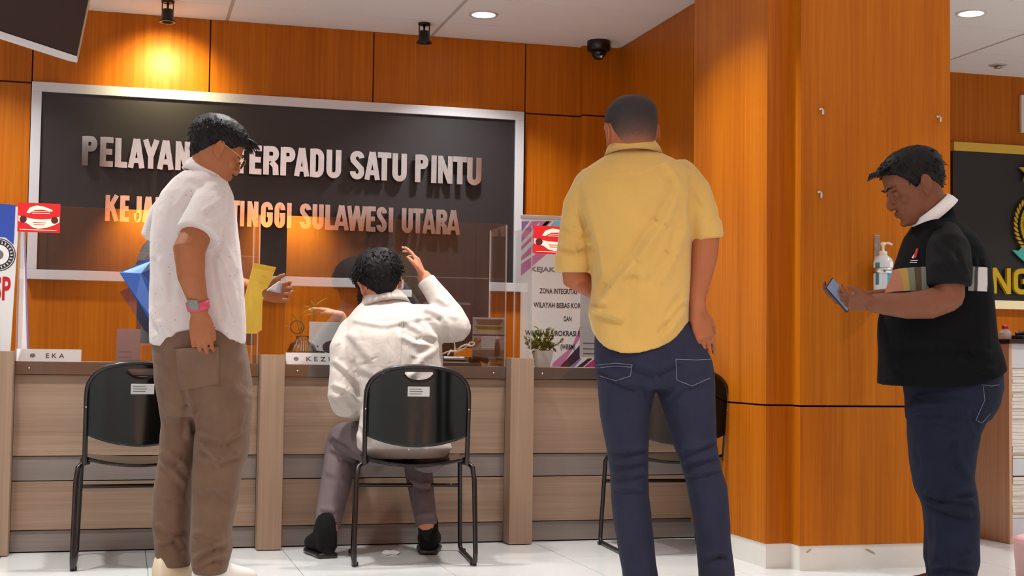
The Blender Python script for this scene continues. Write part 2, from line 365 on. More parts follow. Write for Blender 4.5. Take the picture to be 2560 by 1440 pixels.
def screen(a, b, z0, z1, label, sides):
    t = thing('acrylic_screen', label, 'screen', ((a+b)/2, YC-.012, z0), group='acrylic screens on the counter')
    def pane(A, B, nm, ax):
        (x0, y0, q0), (x1, y1, q1) = A, B; mb = MB().box(A, B)
        for k, f in enumerate(mb.f):
            nn = [0, 0, 1, 1, 1, 1]
        # big faces: for ax='y' faces 2 and 4 ; for ax='x' faces 3 and 5 (box order: bottom, top, -y, +x, +y, -x)
        big = (2, 4) if ax == 'y' else (3, 5)
        mb.m = [0 if k in big else 1 for k in range(6)]
        mb.build(nm, [M_acr if ax == 'y' else M_acrs, M_acre], t)
    pane((a, YC-.014, z0), (b, YC-.008, z1), 'front_pane', 'y')
    for s in sides:
        x = a if s == 'L' else b-.006
        pane((x, YC-.007, .84), (x+.006, YC+.30, z1-.004), 'side_pane', 'x')
    for q in (a+.06, a+.06+(b-a-.12)/3, a+.06+(b-a-.12)*2/3, b-.06):
        MB().tube([(q, YC-.02, .808), (q, YC-.004, .808)], .006, 12).build('bolt', M_steel, t, True)
    return t
screen(-.445, .606, .777, 1.525, 'clear acrylic screen on the left counter bay carrying a red sticker', 'LR')
screen(.727, 1.782, .777, 1.525, 'clear acrylic screen on the middle bay in front of the seated man', 'R')
screen(1.905, 2.945, .777, 1.525, 'clear acrylic screen on the right bay behind the yellow shirt', 'L')
# red stickers: flat printed cards stuck on the acrylic
def sticker(x0, y0, x1, y1, label):
    Y = YC-.0165; a = aty(x0, y1, Y); b = aty(x1, y0, Y); W_, H_ = b[0]-a[0], b[2]-a[2]
    t = thing('red_sticker', label, 'sticker', (a[0]+W_/2, Y, a[2]), group='red stickers on the acrylic screens')
    MB().box((a[0], Y-.0006, a[2]), (b[0], Y+.001, b[2])).build('card', M_red, t)
    q = lambda u, v, k=1: (a[0]+u*W_, Y-.0006-.0003*k, a[2]+v*H_)
    mb = MB()
    poly(mb, [q(.02, .55), q(.14, .50), q(.34, .46), q(.55, .44), q(.75, .47), q(.98, .56), q(.98, .36), q(.86, .26), q(.72, .18), q(.50, .12), q(.36, .16), q(.22, .30), q(.02, .36)], (0, -1, 0), .0004)
    poly(mb, [q(.20, .66), q(.28, .84), q(.44, .92), q(.62, .88), q(.82, .78), q(.80, .72), q(.58, .78), q(.40, .76), q(.27, .64)], (0, -1, 0), .0004)
    mb.build('swoosh', M_cream, t)
    for u in (.13, .87):
        MB().add([q(u+.085*math.cos(k), .43+.12*math.sin(k), 3) for k in np.linspace(0, 2*PI, 20, endpoint=False)], [tuple(range(20))]).build('roundel', M_dkred, t)
    for k, (u, v, ww) in enumerate(((.36, .70, .40), (.33, .64, .42), (.36, .32, .30), (.38, .25, .26), (.06, .07, .86))):
        MB().box(q(u, v, 4), (a[0]+(u+ww)*W_, Y-.0006-.0009, a[2]+(v+.022)*H_)).build('print_line', M_red if 1 < k < 4 else M_cream, t)
sticker(43, 510, 151.5, 579, 'red sticker with cream swoosh on the left acrylic screen corner')
sticker(1333, 568, 1441, 634, 'red sticker partly hidden by the yellow shirt')
# ------------------------------------------------------------------ big sign with metal letters
YS = YW-.05
sg = thing('wall_sign', 'large black wall sign in a silver frame with metal letters', 'sign', (.92, YW, 1.29))
sx0, sx1, sz0, sz1 = -.517, 2.348, 1.285, 2.392; fw = .054
MB().box((sx0+.02, YS+.018, sz0+.02), (sx1-.02, YW-.001, sz1-.02)).build('board', M_board, sg)
for a, b in (((sx0, YS, sz1-fw), (sx1, YW-.001, sz1)), ((sx0, YS, sz0), (sx1, YW-.001, sz0+fw)), ((sx0, YS, sz0+fw), (sx0+fw, YW-.001, sz1-fw)), ((sx1-fw, YS, sz0+fw), (sx1, YW-.001, sz1-fw))):
    MB().box(a, b).build('frame_rail', M_frame, sg, bevel=.002)
def arc(cx, cz, rx, rz, a0, a1, n=10): return [(cx+rx*math.cos(math.radians(q)), cz+rz*math.sin(math.radians(q))) for q in np.linspace(a0, a1, n)]
def glyph(ch, w, t):
    """centre lines of a condensed bold capital, cap height 1, width w, stroke t"""
    h = t/2; l, r = h, w-h; b, u = h*.9, 1-h*.9; m = w/2
    if ch == 'P': return [[(l, 0), (l, 1)], [(l, u)]+arc(r-.22*w, .745, .22*w, u-.745, 90, -90)+[(l, .745-(u-.745))]]
    if ch == 'R': return [[(l, 0), (l, 1)], [(l, u)]+arc(r-.22*w, .74, .22*w, u-.74, 90, -90)+[(l, .74-(u-.74))], [(m*1.05, .46), (r-.03*w, .3), (r, 0)]]
    if ch == 'E': return [[(l, 0), (l, 1)], [(l, u), (w, u)], [(l, b), (w, b)], [(l, .51), (w*.93, .51)]]
    if ch == 'L': return [[(l, 0), (l, 1)], [(l, b), (w, b)]]
    if ch == 'A': return [[(h*.9, 0), (m-.02, 1)], [(w-h*.9, 0), (m+.02, 1)], [(w*.25, .26), (w*.75, .26)]]
    if ch == 'Y': return [[(h*.9, 1), (m, .42)], [(w-h*.9, 1), (m, .42)], [(m, .5), (m, 0)]]
    if ch == 'N': return [[(l, 0), (l, 1)], [(r, 0), (r, 1)], [(l, .97), (r, .03)]]
    if ch == 'T': return [[(0, u), (w, u)], [(m, 0), (m, 1)]]
    if ch == 'D': return [[(l, 0), (l, 1)], [(l, u)]+arc(r-.3*w, .7, .3*w, u-.7, 90, 0)+arc(r-.3*w, .3, .3*w, .3-b, 0, -90)+[(l, b)]]
    if ch == 'U': return [[(l, 1)]+arc(m, .28, m-h, .28-b, 180, 360, 14)+[(r, 1)]]
    if ch == 'J': return [[(r, 1)]+arc(m, .26, m-h, .26-b, 0, -180, 12)+[(l, .36)]]
    if ch == 'S': return [arc(m, .74, m-h, u-.74, 5, 180, 11)+[(l+.02, .66), (r-.02, .38)]+arc(m, .26, m-h, .26-b, 0, -185, 11)]
    if ch == 'G': return [[(r, .70)]+arc(m, .72, m-h, u-.72, 0, 180, 11)+arc(m, .28, m-h, .28-b, 180, 360, 11)+[(r, .5), (m, .5)]]
    if ch == 'I': return [[(m, 0), (m, 1)]]
    if ch == 'K': return [[(l, 0), (l, 1)], [(l+h*.4, .42), (r, 1)], [(m*.95, .6), (r+h*.15, 0)]]
    if ch == 'W': return [[(h*.8, 1), (w*.27, 0)], [(w*.27, 0), (m, 1)], [(m, 1), (w*.73, 0)], [(w*.73, 0), (w-h*.8, 1)]]
def stroke(mb, pl, t, fx, y0, y1):       # extruded ribbon along a polyline; fx maps (u,v) -> (x,z)
    P = [np.array(p, float) for p in pl]; Lf, Rt = [], []
    for i, p in enumerate(P):
        a = P[max(i-1, 0)]; b = P[min(i+1, len(P)-1)]
        d0 = (p-a)/(np.linalg.norm(p-a)+1e-9) if i else (b-p)/(np.linalg.norm(b-p)+1e-9)
        d1 = (b-p)/(np.linalg.norm(b-p)+1e-9) if i < len(P)-1 else d0
        n0, n1 = np.array([-d0[1], d0[0]]), np.array([-d1[1], d1[0]]); n = n0+n1; n /= np.linalg.norm(n)+1e-9
        k = min(1/max(np.dot(n, n1), .5), 1.6); Lf.append(p+n*t/2*k); Rt.append(p-n*t/2*k)
    out = Lf+Rt[::-1]; n = len(P)
    V = [(*fx(q),) for q in out]; V3 = [(x, y0, z) for x, z in V]+[(x, y1, z) for x, z in V]
    F = []; T = 2*n
    for i in range(n-1):
        F.append((i, i+1, T-2-i, T-1-i)); F.append((T+i, 2*T-1-i, 2*T-2-i, T+i+1))
    for i in range(T): j = (i+1) % T; F.append((i, T+i, T+j, j))
    mb.add(V3, F)
def letters(seq, za, zb, H, parent, y0, y1, m, tk=.20, name='letter', Yp=YW-.08):
    for ch, p0, p1 in seq:
        k = (p0-seq[0][1])/(seq[-1][2]-seq[0][1]); z = za+(zb-za)*k
        x0 = aty(p0, 450, Yp)[0]; x1 = aty(p1, 450, Yp)[0]; w_ = (x1-x0)/H; t = min(tk, w_*.95) if ch == 'I' else tk
        mb = MB()
        for si, pl in enumerate(glyph(ch, w_, t if ch not in 'NWAYK' else t*.92)):      # strokes stepped by half a millimetre
            stroke(mb, pl, t if ch not in 'NWAYK' else t*.9, lambda q: (x0+q[0]*H, z+q[1]*H), y0+.0006*si, y1)
        mb.build(name, m, parent)
row1 = [('P', 203, 241), ('E', 248, 281), ('L', 286, 317), ('A', 319, 360), ('Y', 355, 396), ('A', 392, 433), ('N', 437, 473), ('A', 477, 516), ('N', 520, 556),
        ('T', 584, 618), ('E', 622, 653), ('R', 657, 696), ('P', 700, 737), ('A', 735, 772), ('D', 774, 809), ('U', 815, 852),
        ('S', 874, 910), ('A', 911, 949), ('T', 943, 977), ('U', 980, 1016), ('P', 1037, 1070), ('I', 1077, 1091), ('N', 1094, 1131), ('T', 1132, 1166), ('U', 1167, 1203)]
row2 = [('K', 265, 299), ('E', 302, 325), ('J', 337, 356), ('A', 358, 387), ('K', 390, 420), ('S', 422, 448), ('A', 449, 478), ('A', 480, 509), ('N', 512, 540),
        ('T', 577, 601), ('I', 602, 613), ('N', 620, 648), ('G', 654, 684), ('G', 688, 715), ('I', 719, 731), ('S', 751, 780), ('U', 783, 811), ('L', 815, 839), ('A', 837, 874), ('W', 870, 918),
        ('E', 917, 941), ('S', 943, 969), ('I', 973, 985), ('U', 1006, 1034), ('T', 1033, 1060), ('A', 1058, 1091), ('R', 1092, 1120), ('A', 1118, 1152)]
letters(row1, 1.928, 1.921, .166, sg, YW-.085, YW-.055, M_chrome)
letters(row2, 1.621, 1.616, .147, sg, YW-.080, YW-.052, M_chrome, .19)
# ------------------------------------------------------------------ sign of the right bay
g2 = thing('emblem_sign', 'black sign with gold bands, gold letters and a wheat emblem at right', 'sign', (5.6, YR, 1.25))
MB().box((5.283, YR-.03, 1.31), (6.9, YR-.001, 2.295)).build('board', M_board, g2)
MB().box((5.283, YR-.045, 2.295), (6.9, YR-.001, 2.354)).build('upper_band', M_goldband, g2, bevel=.002)
MB().box((5.283, YR-.045, 1.252), (6.9, YR-.001, 1.308)).build('lower_band', mat('bright_band', (250, 240, 196), .3), g2, bevel=.002)
letters([('N', 2478, 2523), ('G', 2530, 2574)], 1.352, 1.352, .171, g2, YR-.065, YR-.04, M_gold, .19, Yp=YR-.05)
wc = aty(2606, 560, YR-.05)
for s, n_ in ((-1, 13),):
    for k in range(n_):
        a = math.radians(228-k*8.5); rr = .19
        c = wc+np.array([rr*.98*math.cos(a), 0, rr*math.sin(a)-.01]); tang = np.array([math.sin(a), 0, -math.cos(a)]); 
        for sd, ang in ((1, 35), (-1, -35)):
            q = math.radians(ang); rad = np.array([math.cos(a), 0, math.sin(a)])
            d = tang*math.cos(q)+rad*math.sin(q); pp = np.array([-d[2], 0, d[0]]); mb = MB()
            o_ = c+rad*.012*sd+d*.02
            poly(mb, [o_-d*.024, o_-d*.008+pp*.009, o_+d*.010+pp*.008, o_+d*.026, o_+d*.010-pp*.008, o_-d*.008-pp*.009], (0, -1, 0), .008)
            mb.build('grain', M_gold, g2)
sc_ = aty(2572, 430, YR-.05); mb = MB()
poly(mb, [sc_+np.array([.085*math.cos(math.radians(90+36*k))*(1 if k % 2 == 0 else .42), 0, .085*math.sin(math.radians(90+36*k))*(1 if k % 2 == 0 else .42)]) for k in range(10)], (0, -1, 0), .012); mb.build('star', M_gold, g2)
mb = MB(); T_ = lambda x, y: aty(x, y, YR-.045)
poly(mb, [T_(2529, 625), T_(2545, 627), T_(2553, 618), T_(2580, 636), T_(2580, 662), T_(2560, 655), T_(2543, 640)], (0, -1, 0), .01); mb.build('ribbon', M_teal, g2)
tb = thing('wall_box', 'white wall box cut by the right edge of the picture', 'box', tuple(aty(2575, 330, YR)))
p0, p1 = aty(2554, 331, YR-.03), aty(2600, 240, YR-.03)
MB().box((p0[0], YR-.03, p0[2]), (p1[0]+.1, YR-.001, p1[2])).build('case', M_white, tb, bevel=.006)
MB().box((p0[0]+.02, YR-.034, p0[2]+.02), (p1[0]+.08, YR-.029, p1[2]-.02)).build('cover', M_paper, tb, bevel=.003)
# ------------------------------------------------------------------ reception desk of the right bay
X0, Y0 = 4.236, 6.067
rd = thing('reception_desk', 'reception desk clad in white stone strips with a dark top', 'desk', (X0+.6, Y0+.3, 0))
M_strip = mat('white_stone', (216, 212, 204), .55, noise=.10, nscale=18, stretch=(1, 1, 8), bump=.4, bscale=60)
MB().box((X0, Y0, 0), (X0+.018, Y0+1.6, .985)).build('side_panel', M_tan, rd, bevel=.002)
MB().box((X0+.018, Y0+.03, .02), (X0+1.5, Y0+.06, .97)).build('carcass', M_white, rd)
MB().box((X0-.01, Y0-.02, .985), (X0+1.55, Y0+.5, 1.008)).build('desk_top', mat('dark_top', (46, 30, 30), .25), rd, bevel=.003)
MB().box((X0+.018, Y0+.004, .865), (X0+1.5, Y0+.03, .985)).build('steel_rail', M_frame, rd)
MB().box((X0+.018, Y0-.004, .335), (X0+1.5, Y0+.03, .418)).build('steel_rail', M_frame, rd)
MB().box((X0+.018, Y0+.004, .0), (X0+1.5, Y0+.03, .125)).build('plinth', M_frame, rd)
z = .127; 
while z < .86:
    hh = random.uniform(.012, .022)
    if .315 < z < .42: z = .42
    x = X0+.018; xe = X0+.018
    while x < X0+1.5:
        xe = min(x+random.uniform(.25, .5), X0+1.5)
        MB().box((x+.0005, Y0+random.uniform(-.004, .010), z), (xe-.0005, Y0+.03, min(z+hh-.001, .863))).build('stone_strip', M_strip, rd); x = xe
    z += hh
bt = thing('water_bottle', 'small clear bottle with red cap on the dark desk top', 'bottle', tuple(aty(2513, 848, Y0+.12)))
b0 = np.array(bt.location); b0[2] = 1.008; bt.location = b0
MB().lathe((0, 0, 0), [(.026, 0), (.031, .004), (.031, .03), (.028, .036), (.016, .052), (.013, .058)]).build('body', mat('clear_pet', (226, 214, 214), .1, trans=.6), bt, True, local=True)
MB().lathe((0, 0, .054), [(.0155, 0), (.0155, .016), (.014, .018)]).build('cap', M_red, bt, True, local=True)
p = aty(2568, 846, Y0+.1)
hs = thing('desk_phone', 'black object on the dark desk top at the right edge', 'phone', (p[0], p[1], 1.008))
MB().box((-.07, -.05, 0), (.07, .05, .022)).build('base', M_black, hs, local=True, bevel=.006)
MB().tube([(-.06, 0, .03), (0, 0, .036), (.06, 0, .03)], .011).build('handset', M_black, hs, True, local=True)
p = atz(2562, 1462, 0); M_pinkp = mat('pink_plastic', (206, 160, 160), .5)
pk = thing('pink_bin', 'dusty pink bin at the lower right corner', 'bin', (p[0]+.13, p[1], 0))
MB().lathe((0, 0, 0), [(.12, 0), (.14, .01), (.150, .155), (.158, .16), (.158, .175), (.144, .175), (.138, .02), (.1, .016)], 36).build('tub', M_pinkp, pk, True, local=True)
MB().lathe((0, 0, .172), [(.156, 0), (.158, .006), (.12, .018), (.02, .024)], 36).build('lid', M_pinkp, pk, True, local=True)
# ------------------------------------------------------------------ ceiling fittings
for i, (x, y, lb) in enumerate(((1.935, 7.671, 'round recessed downlight above the middle of the black sign'), (4.50, 6.777, 'round recessed downlight right of the orange column'))):
    t = thing('downlight', lb, 'light', (x, y, ZC), group='recessed ceiling downlights')
    MB().lathe((0, 0, 0), [(.066, -.004), (.082, -.006), (.086, 0), (.066, -.001)], 40, loop=True).build('rim', M_frame if i == 0 else M_white, t, True, local=True)
    MB().lathe((0, 0, 0), [(.0665, -.0035), (.0665, -.0025)], 40).build('lens', M_emit, t, local=True)
p = atz(2495, 163, ZC)
t = thing('sprinkler_head', 'small round ceiling fitting right of the column', 'fitting', (p[0], p[1], ZC))
MB().lathe((0, 0, 0), [(.03, -.004), (.055, -.003), (.06, 0)], 28).build('plate', M_frame, t, True, local=True)
MB().lathe((0, 0, 0), [(.006, -.02), (.026, -.018), (.026, -.012), (.01, -.008), (.01, 0)], 20).build('nozzle', M_steel, t, True, local=True)
def trackspot(px, py, tip, label):
    p = atz(px, py, ZC); q = aty(px+1, tip, p[1])[2]
    t = thing('ceiling_spotlight', label, 'spotlight', (p[0], p[1], ZC), group='black ceiling spotlights'); L = q-ZC
    MB().lathe((0, 0, 0), [(.034, -.012), (.036, -.010), (.036, 0)], 24).build('mount', M_black, t, True, local=True)
    for s in (-1, 1): MB().box((s*.030-.003, -.004, L*.50), (s*.030+.003, .004, -.01)).build('yoke_arm', M_black, t, local=True)
    MB().cyl((0, 0, L*.5), (0, 0, -.01), .006).build('stem', M_black, t, True, local=True)
    MB().lathe((0, 0, 0), [(.028, L*.40), (.032, L*.42), (.034, L*.85), (.046, L*.97), (.047, L), (.036, L), (.030, L*.9)], 28).build('housing', M_black, t, True, local=True)
trackspot(420, 2, 56, 'black ceiling spotlight at left shining on the wood wall')
trackspot(1061, 58, 108, 'black ceiling spotlight above the words at right, unlit')
p = atz(1497, 103, ZC)
t = thing('dome_camera', 'black dome security camera on the ceiling corner', 'camera', (p[0], p[1], ZC))
MB().lathe((0, 0, 0), [(.062, -.062), (.072, -.055), (.072, -.006), (.070, 0)], 36).build('housing', M_black, t, True, local=True)
MB().lathe((0, 0, 0), [(.004, -.117), (.02, -.113), (.036, -.098), (.045, -.078), (.047, -.06)], 32).build('dome', mat('smoked_dome', (20, 20, 26), .06), t, True, local=True)
MB().tube([(0, -.018, -.095), (.004, -.04, -.102)], .012, 14).build('lens', M_steel, t, True, local=True)
# television hung from the ceiling, seen obliquely
A = at(193, 149, 5.0); Bp = at(0, 91, 4.62); 
u_ = np.array([A[0]-Bp[0], A[1]-Bp[1], 0]); u_ /= np.linalg.norm(u_); n_ = np.array([u_[1], -u_[0], 0]); tl = math.radians(12)
vv = UP*math.cos(tl)+n_*math.sin(tl); nn = n_*math.cos(tl)-UP*math.sin(tl)
tvp = A-u_*.55
tv = thing('television', 'black ceiling hung television with silver lower rim', 'television', tuple(tvp))
Wt, Ht = .55, .33
c0 = tvp+vv*Ht
MB().obox(c0-nn*.022, u_*Wt, vv*Ht, nn*.02).build('casing', M_black, tv, bevel=.004)
MB().obox(c0+nn*.001, u_*(Wt-.012), vv*(Ht-.014), nn*.003).build('screen', mat('dark_screen', (34, 31, 36), .35), tv)
MB().obox(tvp-nn*.014, u_*Wt, vv*.011, nn*.018).build('lower_rim', M_frame, tv, bevel=.003)
MB().obox(c0+u_*(Wt-.004)-nn*.012, u_*.005, vv*Ht, nn*.016).build('side_rim', mat('warm_rim', (170, 150, 120), .4, metal=.4), tv, bevel=.002)
MB().cyl(c0-nn*.09+vv*.1, np.array([*(c0-nn*.09+vv*.1)[:2], ZC]), .02).build('pole', M_steel, tv, True)
MB().obox(c0-nn*.065, u_*.12, vv*.12, nn*.024).build('bracket', M_black, tv)
# ------------------------------------------------------------------ stacking chairs (local: x right, y forward, z up)
def make_chair(label, sticker_x=0.0):
    t = thing('stacking_chair', label, 'chair', group='black sled base stacking chairs')
    for s in (-1, 1):
        pts = [(s*.205, -.12, .428), (s*.225, -.165, .430), (s*.243, -.20, .412), (s*.250, -.212, .36), (s*.255, -.245, .06), (s*.254, -.248, .022), (s*.252, -.225, .010),
               (s*.250, 0, .009), (s*.245, .20, .010), (s*.243, .222, .022), (s*.242, .222, .06), (s*.232, .185, .40), (s*.226, .16, .424), (s*.215, .10, .432)]
        MB().tube(pts, .0105, 10).build('leg_frame', M_tube, t, True, local=True)
        for y in (-.21, .19): MB().box((s*.25-.014, y-.014, 0), (s*.25+.014, y+.014, .016)).build('foot_cap', M_black, t, local=True, bevel=.003)
    MB().tube([(-.236, .20, .30), (0, .205, .30), (.236, .20, .30)], .009, 10).build('stretcher', M_tube, t, True, local=True)
    # seat: saddle shell
    nx, ny = 17, 13; G = np.zeros((ny, nx, 3))
    for j in range(ny):
        for i in range(nx):
            u = -1+2*i/(nx-1); v = j/(ny-1); y = -.205+.43*v; wd = .224-.012*(abs(v-.5)*2)**3
            x = u*wd; z_ = .447-.030*(1-u*u)*(1-.55*v)-(.028 if v > .85 else 0)*((v-.85)/.15)**2+(.010*((.15-v)/.15)**2 if v < .15 else 0)
            y += .018*(1-u*u)*(1 if v > .5 else -1)
            G[j, i] = (x, y, z_)
    V = [tuple(p) for p in G.reshape(-1, 3)]+[(p[0], p[1], p[2]-.010) for p in G.reshape(-1, 3)]; n = nx*ny; F = []
    for j in range(ny-1):
        for i in range(nx-1):
            a = j*nx+i; F += [(a, a+1, a+nx+1, a+nx), (n+a, n+a+nx, n+a+nx+1, n+a+1)]
    bd = [i for i in range(nx)]+[j*nx+nx-1 for j in range(1, ny)]+[(ny-1)*nx+i for i in range(nx-2, -1, -1)]+[j*nx for j in range(ny-2, 0, -1)]
    for k in range(len(bd)): a, b = bd[k], bd[(k+1) % len(bd)]; F.append((a, n+a, n+b, b))
    MB().add(V, F).build('seat', M_gloss, t, True, local=True)
    # back: arch shell with a hand hole, tube following its edge
    Wb, zt, zl = .214, .835, .545
    def yb(z, u): return -.205-.055*((z-.43)/.42)-.030*(1-u*u)
    def halfw(z):
        if z < .70: return Wb
        return Wb*max(0, 1-((z-.70)/(zt-.70))**2.6)**.5
    hw_, zht, hd_ = .060, .818, .034; nx, n1, n2 = 45, 22, 5; V = []; F = []
    xs_ = sorted(set([round(-Wb*.985+2*Wb*.985*i/(nx-1), 5) for i in range(nx)]+[-hw_, hw_])); nx = len(xs_)
    def cols(x):
        u = x/(Wb*.985); zb_ = zl-.045*(1-u*u); ztop = .70+(zt-.70)*max(0, 1-abs(u)**2.6)**(1/2.6)
        zo = min(zht, zb_+(ztop-zb_)*.92)
        return zb_, (zht-hd_*max(0, 1-(x/hw_)**2)**.5 if abs(x) < hw_ else zo), (zht if abs(x) < hw_ else zo), ztop, u
    for x in xs_:
        zb_, z1_, z2_, zt_c, u = cols(x)
        for k in range(n1+1): z_ = zb_+(z1_-zb_)*k/n1; V.append((x, yb(z_, u), z_))
        for k in range(n2+1): z_ = z2_+(zt_c-z2_)*k/n2; V.append((x, yb(z_, u), z_))
    st = n1+n2+2
    for i in range(nx-1):
        inh = abs((xs_[i]+xs_[i+1])/2) < hw_
        for k in range(st-1):
            if k == n1: continue
            a = i*st+k; F.append((a, a+st, a+st+1, a+1))
    ob = MB().add(V, F).build('backrest', M_gloss, t, True, local=True)
    bm = bmesh.new(); bm.from_mesh(ob.data); bmesh.ops.remove_doubles(bm, verts=bm.verts, dist=1e-5); bmesh.ops.recalc_face_normals(bm, faces=bm.faces); bm.to_mesh(ob.data); bm.free()
    md = ob.modifiers.new('thick', 'SOLIDIFY'); md.thickness = .007; md.offset = 1
    pts = []
    for k in np.linspace(0, 1, 9)[:-1]: z_ = .43+(.70-.43)*k; pts.append((-Wb-.004, yb(z_, 1)+.004, z_))
    for a in np.linspace(180, 0, 21):
        ca, sa = math.cos(math.radians(a)), math.sin(math.radians(a)); e = 2/2.6
        u = math.copysign(abs(ca)**e, ca); z_ = .70+(zt-.70+.004)*abs(sa)**e; pts.append((u*(Wb+.004), yb(z_, u)+.004, z_))
    for k in np.linspace(1, 0, 9)[1:]: z_ = .43+(.70-.43)*k; pts.append((Wb+.004, yb(z_, 1)+.004, z_))
    MB().tube(pts, .0105, 10).build('back_frame', M_tube, t, True, local=True)
    zz = .735; uu = sticker_x
    lb = MB(); q = lambda dx, dz, k: (uu+dx, yb(zz+dz, 0)-.0085-.0004*k, zz+dz)
    lb.add([q(-.046, -.021, 0), q(.046, -.021, 0), q(.046, .021, 0), q(-.046, .021, 0), *[(a, b+.001, c) for a, b, c in (q(-.046, -.021, 0), q(.046, -.021, 0), q(.046, .021, 0), q(-.046, .021, 0))]],
           [(0, 1, 2, 3), (7, 6, 5, 4), (0, 4, 5, 1), (1, 5, 6, 2), (2, 6, 7, 3), (3, 7, 4, 0)])
    sl = lb.build('label_plate', M_label, t, local=True)
    for k in range(3):
        dz = .010-.010*k; MB().add([q(-.038, dz-.002, 2), q(.012+.006*(k % 2), dz-.002, 2), q(.012+.006*(k % 2), dz+.0015, 2), q(-.038, dz+.0015, 2)], [(0, 1, 2, 3)]).build('print_line', M_inkgrey, sl, local=True)
    for s in (-1, 1):
        MB().ell((s*(Wb+.004), yb(.66, 1)-.008, .66), (.004, 0, 0), (0, .003, 0), (0, 0, .004), 10, 6).build('rivet', M_steel, t, True, local=True)
    return t
chM = make_chair('black stacking chair occupied by the man in white shirt')
chM.location = (1.245, 6.10, 0); chM.rotation_euler = (0, 0, math.radians(-7))
chL = copy_tree(chM); chL['label'] = 'empty black stacking chair behind the man in brown trousers'
chL.location = (0.085, 6.22, 0); chL.rotation_euler = (0, 0, math.radians(1))
chR = copy_tree(chM); chR['label'] = 'black stacking chair mostly hidden behind the dark jeans of the yellow shirt man'
chR.location = (2.465, 6.19, 0); chR.rotation_euler = (0, 0, math.radians(-3))
# ------------------------------------------------------------------ things on the counter
WT = .838
def onworktop(px, py, Y): p = aty(px, py, Y); return np.array([p[0], Y, WT])
def nameplate(x0, x1, y0, y1, word, label, x_txt0, x_txt1, ex):
    Y = YC+.03; a, b = aty(x0, y1, Y), aty(x1, y0, Y); z1 = max(b[2], WT+.055)
    t = thing('name_plate', label, 'name plate', ((a[0]+b[0])/2, Y, WT), group='white name plates on the counter')
    mb = MB(); mb.rings([[(x, Y, WT), (x, Y+.085, WT), (x, Y+.046, z1), (x, Y+.040, z1)] for x in (a[0], b[0])]); mb.build('tent_card', M_paper, t)
    text(word, .036, (aty(x_txt0, y1, Y)[0], Y+.040*.016/(z1-WT)-.0012, WT+.016), (1, 0, 0), (0, .040, z1-WT), M_ink, 'lettering', t, maxw=aty(x_txt1, y1, Y)[0]-aty(x_txt0, y1, Y)[0])
    e = aty(ex, y1, Y); mb = MB(); pts = [(e[0]+.012*math.cos(k), Y+.040*(.026+.009*math.sin(k))/(z1-WT)-.0012, WT+.026+.009*math.sin(k)) for k in np.linspace(0, 2*PI, 16, endpoint=False)]
    mb.add(pts, [tuple(range(16))]); mb.build('crest', M_inkgrey, t)
    return t
nameplate(39, 203, 878, 912, 'E K A', 'white name plate at the left end of the counter', 112, 158, 80)
nameplate(716, 890, 888, 921, 'K E Z I A', 'white name plate half hidden behind the seated man', 765, 845, 741)
# round glass jar with cuttings
p = onworktop(757, 890, YC+.15)
jr = thing('glass_jar_vase', 'round glass jar with plant cuttings in water, left of the card', 'vase', tuple(p))
MB().lathe((0, 0, 0), [(.035, 0), (.055, .006), (.071, .035), (.074, .065), (.062, .095), (.036, .112), (.033, .126), (.038, .134), (.035, .134), (.030, .125), (.058, .093), (.069, .064), (.052, .01), (.02, .004)], 36).build('jar', M_glass, jr, True, local=True)
MB().lathe((0, 0, 0), [(.03, .005), (.052, .010), (.067, .036), (.069, .062)], 30).build('water', mat('cloudy_water', (168, 156, 118), .15, trans=.35), jr, True, local=True)
def leaf(mb, base, d, L, wd, bend=.3, up=(0, 0, 1)):
    d = np.array(d, float); d /= np.linalg.norm(d); s = np.cross(d, up); s /= np.linalg.norm(s)+1e-9; nn_ = np.cross(s, d); R = []
    for k in np.linspace(0, 1, 7):
        c = np.array(base)+d*L*k-nn_*L*bend*k*k; hw = wd*math.sin(PI*min(.98, .05+k*.93))**.8+.0006
        R.append([c-s*hw, c+nn_*hw*.25, c+s*hw, c-nn_*.0012+nn_*hw*.2])
    mb.rings(R)
for px, py, dx, dz in ((742, 800, -.3, .6), (735, 822, -.8, .5), (752, 790, .5, .8), (790, 840, .8, .2), (748, 832, .2, .9)):
    q = aty(px, py, YC+.15)-p; mb = MB(); leaf(mb, q, (dx, -.1, dz), .045, .011); mb.build('leaf', M_leaf2, jr, True, local=True)
for px, py in ((742, 800), (752, 790), (790, 840)):
    q = aty(px, py, YC+.15)-p; MB().tube([(0, 0, .02), (q[0]*.3, 0, .12), q], .002, 6).build('stem', M_leaf, jr, True, local=True)
q = aty(743, 818, YC+.15)-p; MB().tube([q+np.array([.032*math.cos(a), 0, .030*math.sin(a)]) for a in np.linspace(0, 2*PI, 24)], .003, 8).build('wire_loop', M_plum, jr, True, local=True)
for k in range(4): MB().tube([(-.01+.008*k, -.03, .11), (-.015+.012*k, -.045, .06), (-.01+.01*k, -.04, .02)], .0022, 6).build('root', M_cream, jr, True, local=True)
